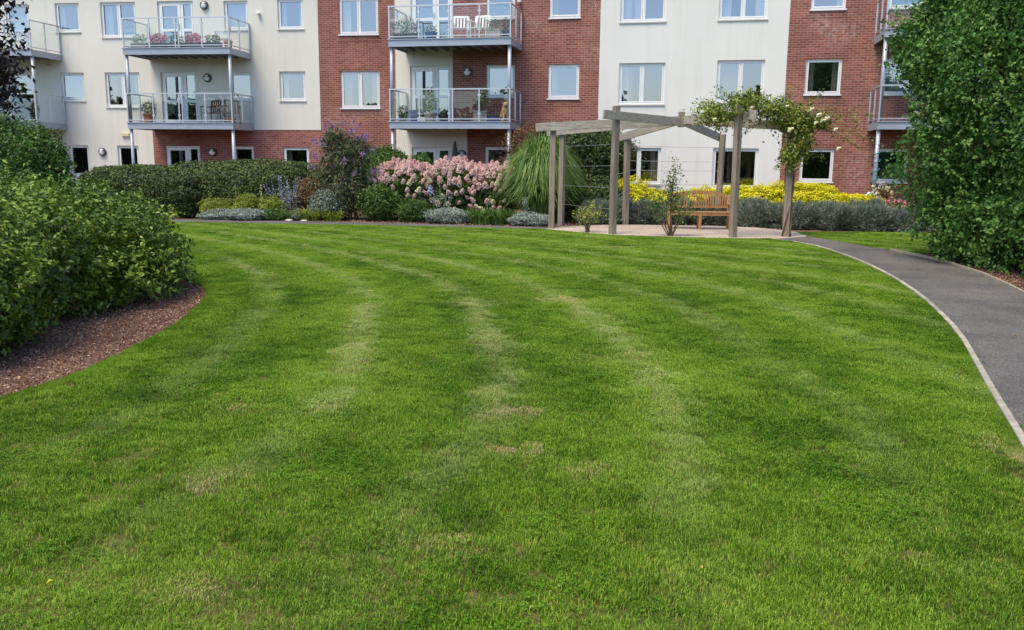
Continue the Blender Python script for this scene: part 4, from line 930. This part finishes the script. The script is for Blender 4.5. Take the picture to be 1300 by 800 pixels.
# ---- lavender mounds and golden shrubs behind the bench
lg, yg = 'grey lavender mounds round the patio', 'golden yellow shrubs along the white wall'
def lav(label, x, y, rx, ry, h, seed):
    n = int(17000 * rx * h); e = empty('lavender', (x, y, -.03)); tag(e, label, 'shrub', lg)
    P, N = blobpts([(0, 0, h * .38, rx, ry, h * .6)], n, .2, .12, 2.3, .02, seed); k = np.random.default_rng(seed)
    d = unit(N * .8 + np.array([0, 0, .55]) + k.normal(0, .3, P.shape)); L = .13 * k.uniform(.6, 1.3, n_ := len(P))[:, None]
    sd_ = unit(np.cross(d, k.normal(0, 1, P.shape))) * .011; a = P - d * L * .5; b = P + d * L * .5
    V = np.stack([a - sd_, a + sd_, b], 1).reshape(-1, 3); F = np.arange(len(V)).reshape(-1, 3)
    V2, F2, r2 = leaves(P[::2], N[::2], .05, .25, .8, .2, .5, rng=k, simple=True)
    me = np_mesh('foliage', np.concatenate([V, V2]), np.concatenate([F, F2 + len(V)]), 'leaf_lavender', np.concatenate([np.repeat(k.uniform(0, 1, n_), 3), r2]))
    tag(link('foliage', me, e), kind='stuff')
    for i in range(4): stems((0, 0, 0), [(k.uniform(-.5, .5) * rx, k.uniform(-.5, .5) * ry, h * .5)], .012, 'twig', e)
for i, (lab, x, y, rx, ry, h) in enumerate([('low grey mound behind the small lime shrub on the patio', 2.35, 23.9, .6, .5, .8), ('pale grey mound just left of the second front pergola post', 2.95, 24.2, .55, .5, .85), ('green-grey mound between pergola post and bench', 3.7, 24.1, .6, .5, .8),
        ('grey lavender directly behind the bench', 4.7, 24.1, .75, .5, .85), ('pale grey lavender at the right arm of the bench', 5.75, 23.9, .6, .55, .9), ('grey lavender between the two right pergola posts', 6.55, 23.5, .65, .6, .92),
        ('grey lavender just right of the climber post', 7.4, 23.1, .75, .65, .9), ('dark based lavender right of the climber on the small lawn edge', 8.4, 22.9, .75, .65, .88), ('purple-brown tinged lavender before the right balcony post', 9.3, 22.7, .7, .6, .82), ('last lavender mound beside the tall right hedge', 10.15, 22.5, .7, .6, .78),
        ('small lavender behind the end mound at the balcony post foot', 9.9, 24.3, .6, .5, .9)]): lav(lab, x, y, rx, ry, h * .82, 90 + i)
def gold(label, x, y, rx, h, seed): bush('golden_shrub', label, 'shrub', (x, y, -.03), [(0, 0, h * .5, rx, .55, h * .5), (rx * .4, -.1, h * .45, rx * .6, .5, h * .47), (-rx * .45, -.05, h * .46, rx * .6, .5, h * .5)], int(3600 * rx), .05, 'leaf_yellow', yg, .6, .10, .16, 2.6, .6, 1.3, 0, seed, 3)
for i, (lab, x, y, rx, h) in enumerate([('yellow shrub below the ground floor window left of the bench', 3.5, 26.6, .6, 1.16), ('yellow shrub just behind the left half of the bench', 4.6, 26.6, .75, .9), ('yellow shrub behind the right half of the bench', 5.85, 26.3, .75, .96),
        ('large yellow shrub right of the tall pergola post', 7.1, 26.0, .9, 1.05), ('largest yellow mound behind the climber post', 8.5, 25.8, 1.0, 1.14), ('low yellow shrub sloping down at the right end', 9.85, 25.6, .95, .85)]): gold(lab, x, y, rx * 1.08, h * .98, 130 + i)
# flowers by the right wall
for lab, x, y, rr_, h, fm, nf, mat in [('pink flower clump at the foot of the right balcony post', 11.2, 25.6, .4, .7, 'petal_magenta', 60, 'leaf_green'), ('rounded white flower clump left of the right balcony post', 10.6, 26.0, .32, .85, 'petal_white', 60, 'leaf_green'), ('bronze yellow mophead shrub beside the right balcony post', 11.4, 27.2, .5, 1.0, 'petal_cream', 40, 'leaf_red'), ('small white flowered clump at the edge of the tall right hedge', 11.6, 24.6, .35, .6, 'petal_white', 16, 'leaf_green')]:
    e = bush('flower_clump', lab, 'flowers', (x, y, -.03), [(0, 0, h * .5, rr_, rr_, h * .5)], 700, .07, mat, None, .5, .25, .1, 2, .8, .3, 0, int(x * 91), 3)
    P, N = blobpts([(0, 0, h * .52, rr_, rr_, h * .52)], nf, .03, .1, 2, h * .5, int(x * 77)); link('blossom', flowers(P, N, .07, fm, int(x * 5)), e)['kind'] = 'stuff'

# ---- rose bush before the bench, lime shrublet on the patio edge
def branchy(e, base, ends, mat, leaf, nl, size, seed, r0=.012, sub=3):
    """arching stems with leaf clusters; returns leaf points"""
    r = random.Random(seed); pts = []
    for q in ends:
        b = Vector(base) + Vector((r.uniform(-.04, .04), r.uniform(-.04, .04), 0)); q = Vector(q); m = (b + q) / 2 + Vector((r.uniform(-.08, .08), r.uniform(-.08, .08), .06))
        line = [b, b.lerp(m, .5), m, m.lerp(q, .5), q]; MB().tube(line, [r0, r0 * .9, r0 * .7, r0 * .5, r0 * .25], 6).build('stem', mat, e, smooth=True)
        for k in range(nl):
            t_ = r.uniform(.4, 1.02); i = min(3, int(t_ * 4)); pts.append(tuple(line[i].lerp(line[i + 1], t_ * 4 - i) + Vector((r.gauss(0, .09), r.gauss(0, .09), r.gauss(0, .07)))))
    P = np.array(pts); V, F, rr_ = leaves(P, np.tile([0, -.3, .8], (len(P), 1)), size, .55, .7, .25, 0, .3, rng=np.random.default_rng(seed))
    tag(link('foliage', np_mesh('foliage', V, F, leaf, rr_), e), kind='stuff'); return P
rs = empty('rose_bush', (3.62, 19.9, 0)); tag(rs, 'leggy rose bush with bare forked base in front of the bench', 'shrub')
branchy(rs, (0, 0, -.02), [(-.42, .1, .95), (-.2, 0, 1.2), (.02, .05, 1.72), (.05, -.05, 1.55), (-.05, .08, 1.4), (.42, .05, .7), (.3, .1, 1.0), (-.6, .05, .8), (.12, 0, 1.1), (-.3, .1, 1.05)], 'twig', 'leaf_green', 120, .06, 41, .016)
ls = empty('lime_shrublet', (1.78, 20.75, 0)); tag(ls, 'small lime leaved shrub with woody base at the patio edge', 'shrub')
branchy(ls, (0, 0, -.02), [(-.15, 0, .55), (.18, .05, .68), (.28, 0, .55), (0, .1, .6), (.1, -.1, .45), (-.25, 0, .42)], 'bark', 'leaf_lime', 60, .06, 42, .025)

# ---- climbing rose on the right pergola post and beams
cr = empty('climbing_rose', (6.33, 20.1, 0)); tag(cr, 'climbing rose with cream flowers smothering the right pergola post and beam', 'climber')
for k in range(4):
    line = [Vector((.1 * math.cos(k * 1.7 + z * 2.1), .1 * math.sin(k * 1.7 + z * 2.1), z)) for z in np.linspace(0, 2.75, 12)]
    MB().tube(line, [.022 - .001 * i for i in range(12)], 6).build('stem', 'twig', cr, smooth=True)
cl = [(-.05, -.1, 2.6, .42, .36, .4), (-.4, -.05, 2.85, .5, .36, .28), (-1.15, -.3, 2.98, .45, .36, .3), (-1.8, -.2, 2.74, .46, .36, .34), (.15, -.1, 2.25, .26, .28, .36), (.5, -.1, 2.6, .34, .28, .22), (-.05, -.1, 1.85, .26, .26, .4), (.2, -.05, 2.0, .25, .25, .35)]
P, N = blobpts(cl, 8000, .4, .22, 2, .5, 44, .9); V, F, r = leaves(P, N, .07, .55, .9, .25, .3, .2); tag(link('foliage', np_mesh('foliage', V, F, 'leaf_rose', r), cr), kind='stuff')
ends = [(1.4, -.2, 2.6), (1.15, -.1, 2.15), (1.7, 0, 1.95), (-1.9, -.3, 3.35), (-2.3, -.3, 2.95), (-.9, -.2, 3.3), (.3, -.2, 3.1), (-1.5, -.2, 3.2), (-1.3, -.2, 2.2), (.55, .1, 1.75), (.9, -.15, 2.9), (1.9, .1, 2.75), (1.6, 0, 2.4), (2.1, 0, 2.05), (.75, 0, 1.7), (-.35, -.2, 1.5), (.5, -.3, 3.25), (-1.9, -.2, 3.15), (-2.5, -.2, 2.75), (-.2, -.2, 3.35)]
pts = []
for q in ends:
    q = Vector(q); b = Vector((max(-1.2, min(.2, q.x * .5)), -.1, 2.55)); m = (b + q) / 2 + Vector((0, 0, .12)); MB().tube([b, b.lerp(m, .5), m, m.lerp(q, .5), q], [.009, .008, .007, .005, .003], 5).build('shoot', 'twig', cr, smooth=True)
    for k in range(95): pts.append(tuple(b.lerp(m, random.random()) if random.random() < .45 else m.lerp(q, random.random())))
P = np.array(pts) + RNG.normal(0, .05, (len(pts), 3)); V, F, r = leaves(P, np.tile([0, -.3, .8], (len(P), 1)), .06, .5, .8); tag(link('shoot_leaves', np_mesh('shoot_leaves', V, F, 'leaf_rose', r), cr), kind='stuff')
rose = flowers(RNG.normal(0, .018, (5, 3)), np.tile([0, -1., .5], (5, 1)), .07, 'petal_cream', 9, 5)
for q in [(.42, -.42, 2.72), (.5, -.4, 2.6), (.35, -.45, 2.55), (.85, -.3, 2.42), (.95, -.3, 2.0), (-.3, -.4, 2.9), (-1.1, -.5, 2.85), (-1.9, -.5, 2.6), (.62, -.35, 2.65), (-.2, -.42, 2.4), (.25, -.42, 2.85)]:
    o = link('flower_head', rose, cr, q); o.rotation_euler = (0, 0, random.uniform(-.6, .6)); k = random.uniform(.5, .9); o.scale = (k, k, k)

# ---------------------------------------------------------------- tree belt behind the viewer (mirrored in the windows)
belt = smooth_line([(-70, 32), (-74, 5), (-66, -25), (-45, -46), (-10, -54), (30, -54), (62, -42), (72, -15)], 4.5)
fz = random.Random(3)
P, N = blobpts([(x + fz.uniform(-2, 2), y + fz.uniform(-2, 2), 2.9, 3.6, 3.4, fz.choice((4.5, 5.2, 5.8, 6.6, 7.8))) for x, y in belt], 80000, .4, .12, 2.4, -.05, 77)
V, F, r = leaves(P, N, .85, .8, .9, simple=True); tag(link('far_wood', np_mesh('far_wood', V, F, 'far_leaf', r)), 'belt of trees across the lawn mirrored in the windows', 'wood', kind='stuff')

# ---------------------------------------------------------------- grass
gcol = bpy.data.collections.new('grass_patches')
def grass_patch(i, size, nb, h, clover=0):
    k = np.random.default_rng(900 + i); n = nb
    x, y = k.uniform(-size / 2, size / 2, (2, n)); a = k.uniform(0, 6.28, n); H = h * k.uniform(.45, 1.15, n); W = k.uniform(.0015, .0033, n); ln = k.uniform(.004, .024, n)
    dx, dy = np.cos(a), np.sin(a); px, py = -dy * W / 2, dx * W / 2; z0 = np.full(n, -.014)
    m = .55; mx_, my_ = x + dx * ln * .35, y + dy * ln * .35; tx, ty = x + dx * ln, y + dy * ln
    V = np.stack([np.stack([x + px, y + py, z0], 1), np.stack([x - px, y - py, z0], 1), np.stack([mx_ - px * .85, my_ - py * .85, H * m], 1), np.stack([mx_ + px * .85, my_ + py * .85, H * m], 1), np.stack([tx, ty, H * .92], 1)], 1).reshape(-1, 3)
    F = (np.array([[0, 1, 2], [0, 2, 3], [3, 2, 4]])[None] + (np.arange(n) * 5)[:, None, None]).reshape(-1, 3); r = np.repeat(k.uniform(0, 1, n), 5)
    if clover:
        c = k.uniform(-size / 2, size / 2, (clover, 2)); P = np.repeat(np.c_[c, k.uniform(.010, .020, clover)], 3, 0) + k.normal(0, .006, (clover * 3, 3)) * [1, 1, .25]
        V2, F2, r2 = leaves(P, np.tile([0, 0, 1.], (len(P), 1)),   .013, .85, .25, .15, rng=k); F = np.concatenate([F, F2 + len(V)]); V = np.concatenate([V, V2]); r = np.concatenate([r, .1 + r2 * .4])
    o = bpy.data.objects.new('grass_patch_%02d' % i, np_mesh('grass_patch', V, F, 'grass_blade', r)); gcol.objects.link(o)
for i in range(8): grass_patch(i, .26, 1050, .0135)
for i in range(8, 11): grass_patch(i, .26, 900, .013, 26)
for i in range(11, 13): grass_patch(i, .26, 1000, .0105)         # thin, worn

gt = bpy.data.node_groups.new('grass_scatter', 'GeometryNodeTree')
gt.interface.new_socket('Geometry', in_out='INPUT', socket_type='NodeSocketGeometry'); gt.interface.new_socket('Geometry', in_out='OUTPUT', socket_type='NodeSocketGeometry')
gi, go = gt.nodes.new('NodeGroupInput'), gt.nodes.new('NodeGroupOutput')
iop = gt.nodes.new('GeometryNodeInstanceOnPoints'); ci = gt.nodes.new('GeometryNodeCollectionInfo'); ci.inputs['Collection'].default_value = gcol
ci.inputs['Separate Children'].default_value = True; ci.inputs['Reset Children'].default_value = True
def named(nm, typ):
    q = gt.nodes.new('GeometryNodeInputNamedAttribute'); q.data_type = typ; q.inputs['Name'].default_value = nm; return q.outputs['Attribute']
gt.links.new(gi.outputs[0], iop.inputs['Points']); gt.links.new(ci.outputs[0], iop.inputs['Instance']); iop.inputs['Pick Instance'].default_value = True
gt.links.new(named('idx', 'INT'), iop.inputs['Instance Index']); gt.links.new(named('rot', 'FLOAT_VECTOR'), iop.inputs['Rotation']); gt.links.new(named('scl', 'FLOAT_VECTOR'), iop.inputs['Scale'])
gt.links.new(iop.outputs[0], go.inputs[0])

CY = np.array([-2, 4.18, 4.94, 5.6, 6.72, 8.34, 10.3, 12.44, 14.37, 16.97, 20, 24]); CX = np.array([-2.6, -1.59, -1.44, -1.31, -1.31, -1.43, -1.66, -2.4, -3.55, -5.42, -8.2, -13])
DRY = [(-.05, 5.59, .20, .11, .9), (-.11, 4.76, .20, .10, .9), (.41, 4.46, .12, .10, .6), (-1.25, 6.72, .3, .12, .4), (.52, 10.4, .35, .16, .75), (-.5, 10.1, .4, .14, .5), (.95, 7.3, .25, .25, .45), (-.3, 3.6, .3, .12, .45), (-1.6, 4.3, .25, .14, .45), (1.15, 5.9, .25, .12, .3), (-2.0, 5.6, .3, .12, .45), (3.0, 4.75, .2, .35, .6), (3.4, 5.6, .12, .3, .55),
       (2.4, 12.4, .5, .15, .5), (3.2, 14.5, .6, .15, .55), (1.2, 14.6, .6, .15, .4), (-2.6, 15.6, .7, .2, .5), (-.6, 17.5, .8, .2, .5), (2.2, 17.2, .7, .18, .45), (4.2, 13.2, .4, .14, .4), (-4.3, 13.2, .6, .2, .3), (1.9, 3.4, .3, .1, .35), (-1.2, 3.15, .25, .1, .4), (.9, 3.3, .2, .1, .3)]
def vnoise(P, s, seed):
    r = np.random.default_rng(seed); o = np.zeros(len(P))
    for j in range(6):
        q = r.normal(0, 1, 2) * s * (1 + j * .45); o += np.sin(P @ q + r.uniform(0, 6.3)) / (1 + j * .35)
    return o / 2.2
def grow(name, label, poly, step, x0, x1, y0, y1, seed):
    k = np.random.default_rng(seed); gx, gy = np.meshgrid(np.arange(x0, x1, step), np.arange(y0, y1, step)); P = np.stack([gx.ravel(), gy.ravel()], 1); P = P + k.uniform(-.35, .35, P.shape) * step
    ok = np.ones(len(P), bool)
    for o_ in ((.13, 0), (-.13, 0), (0, .13), (0, -.13)): ok &= in_poly(P + np.array(o_), poly)
    P = P[ok]; m0 = len(P); Q = np.array(poly + [poly[0]], float); fr = []
    for a_, b_ in zip(Q[:-1], Q[1:]):
        L_ = np.linalg.norm(b_ - a_)
        if L_ > 3 or L_ < 1e-6: continue
        nv = np.array([-(b_ - a_)[1], (b_ - a_)[0]]) / L_
        for t_ in np.arange(0, 1, .05 / L_): fr += [a_ + (b_ - a_) * t_ + nv * .055, a_ + (b_ - a_) * t_ - nv * .055]
    fr = np.array(fr); fr = fr[in_poly(fr, poly)] + k.normal(0, .012, (int(in_poly(fr, poly).sum()), 2)); P = np.concatenate([P, fr]); n = len(P); x, y = P[:, 0], P[:, 1]
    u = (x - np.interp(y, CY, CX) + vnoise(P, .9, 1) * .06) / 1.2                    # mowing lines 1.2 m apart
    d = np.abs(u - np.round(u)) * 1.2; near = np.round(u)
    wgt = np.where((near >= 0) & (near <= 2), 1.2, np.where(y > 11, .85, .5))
    pale = np.exp(-(d / .125) ** 2) * wgt * np.clip((y - 3.3) / 2.6, .12, 1) * np.clip(.72 + .5 * vnoise(P, 2.1, 2) + .35 * vnoise(P, 6, 22), 0, 1.3)  # pale scalped tracks, with mowing sheen painted into the same colour
    stripe = np.cos(u * math.pi)                                                       # sheen of opposite mowing passes, painted into blade colour; blades don't lean
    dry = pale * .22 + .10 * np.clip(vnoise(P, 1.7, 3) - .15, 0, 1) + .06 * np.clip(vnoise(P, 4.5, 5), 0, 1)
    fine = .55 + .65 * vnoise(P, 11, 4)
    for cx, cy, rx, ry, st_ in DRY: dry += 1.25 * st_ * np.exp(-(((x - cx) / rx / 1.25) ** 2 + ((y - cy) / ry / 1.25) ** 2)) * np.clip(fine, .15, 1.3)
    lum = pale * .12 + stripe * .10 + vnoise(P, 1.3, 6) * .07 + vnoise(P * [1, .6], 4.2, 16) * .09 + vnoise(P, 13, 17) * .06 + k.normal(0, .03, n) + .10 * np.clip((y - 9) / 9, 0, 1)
    idx = k.integers(0, 8, n); cl_ = vnoise(P, 1.4, 8) + vnoise(P, 5, 9) * .4 + k.normal(0, .25, n); idx = np.where(cl_ > .55, k.integers(8, 11, n), idx); idx = np.where(dry > .42, k.integers(11, 13, n), idx)
    me = bpy.data.meshes.new(name); me.vertices.add(n); z = vnoise(P, .8, 10) * .006
    me.vertices.foreach_set('co', np.stack([x, y, z], 1).astype(np.float32).ravel())
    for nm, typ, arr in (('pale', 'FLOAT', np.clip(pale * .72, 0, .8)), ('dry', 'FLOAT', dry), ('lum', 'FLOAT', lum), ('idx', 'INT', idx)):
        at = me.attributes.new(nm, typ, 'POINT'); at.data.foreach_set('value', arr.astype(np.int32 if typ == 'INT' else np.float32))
    rot = np.stack([k.normal(0, .05, n), k.normal(0, .05, n), k.uniform(0, 6.28, n)], 1); sz = (1.0 + k.uniform(-.12, .12, n)) * (1 - .25 * np.clip(dry, 0, 1)); ly = 1 + vnoise(P, 3.1, 12) * .18
    fs = np.where(np.arange(n) < m0, 1.0, .45); scl = np.stack([sz * fs, sz * fs, sz * ly], 1)
    for nm, arr in (('rot', rot), ('scl', scl)):
        at = me.attributes.new(nm, 'FLOAT_VECTOR', 'POINT'); at.data.foreach_set('vector', arr.astype(np.float32).ravel())
    o = link(name, me); md = o.modifiers.new('scatter', 'NODES'); md.node_group = gt; tag(o, label, 'grass', kind='stuff')
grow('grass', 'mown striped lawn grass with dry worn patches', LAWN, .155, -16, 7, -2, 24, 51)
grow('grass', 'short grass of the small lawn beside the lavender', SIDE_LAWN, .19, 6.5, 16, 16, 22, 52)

# ---------------------------------------------------------------- mulch chips and fallen leaves
def chips(name, label, poly, x0, x1, y0, y1, n, seed, size=.028):
    k = np.random.default_rng(seed); P = np.stack([k.uniform(x0, x1, n), k.uniform(y0, y1, n)], 1); P = P[in_poly(P, poly)]
    P3 = np.c_[P, k.uniform(-.03, -.008, len(P))]; V, F, r = leaves(P3, np.tile([0, 0, 1.], (len(P3), 1)), size, .55, .45, .5, svar=.7, rng=k, simple=True); tag(link(name, np_mesh(name, V, F, 'mulch_chip', r)), label, 'mulch', kind='stuff')
chips('mulch', 'brown bark mulch in front of the left hedge', [(-7, 2.5)] + BED_L + [(-7, 12)], -5.6, -3.2, 3.5, 13, 52000, 61, .019)
chips('mulch', 'brown bark mulch under the tall right hedge', [p for p in PATH_OUT if 6 < p[1] < 16.4] + [(9, 17.1), (9, 6)], 5.6, 8.8, 8, 17, 26000, 62, .026)
chips('mulch', 'dark soil crumbs along the far bed edge', FAR_N[::-1][:-1] + [(7.0, 22), (7, 25), (-12, 25.4)], -9, 7, 22, 25, 14000, 63, .04)
lf = []
for i, (lab, x, y, sz, mt_) in enumerate([('single tan leaf lying on the left of the lawn', -2.05, 5.85, .05, 'dead_leaf'), ('tan leaf on grass near the left soil edge', -2.35, 7.3, .05, 'dead_leaf'), ('small yellow leaf at the lower left of the lawn', -1.78, 3.12, .028, 'leaf_yellow'), ('pale leaf on the mulch below the left hedge', -3.85, 6.25, .055, 'dead_leaf'),
        ('curled tan leaf on the mulch next to the pale leaf', -3.68, 6.3, .07, 'dead_leaf'), ('tan leaf on the small lawn by the right hedge', 7.9, 18.9, .07, 'dead_leaf'), ('dry leaf lying at the patio edge of the far bed', -.7, 23.2, .14, 'dead_leaf'), ('small pale leaf on the tarmac path', 4.9, 8.3, .035, 'dead_leaf'), ('pale leaf on mulch at the far end of the left bed', -3.75, 10.2, .06, 'dead_leaf'), ('little brown leaf at the lower right of the lawn', .78, 3.3, .025, 'dead_leaf')]):
    P = np.array([[0, 0, .0]]); V, F, r = leaves(P, np.array([[0, 0, 1.]]), sz, .7, .15, .8, rng=np.random.default_rng(i + 70)); o = link('fallen_leaf', np_mesh('fallen_leaf', V, F, mt_, r), None, (x, y, .03 if x > -3.2 and y < 21 and x < 4 else .02)); tag(o, lab, 'leaf')
for i, (lab, x, y, sc) in enumerate([('pale stone at the bed edge below the strappy daylilies', -6.15, 23.85, .12), ('flat pale stone at front of the far bed', -5.7, 23.75, .1)]):
    k = np.random.default_rng(i); m = MB().lathe([(.5, 0), (.95, .12), (1, .3), (.7, .5), (.2, .56)], 9); m.v = [(v[0] * sc * k.uniform(.8, 1.2), v[1] * sc * k.uniform(.6, 1.0), v[2] * sc - .03) for v in m.v]; tag(m.build('stone', 'stone_pale', None, (x, y, 0)), lab, 'stone')
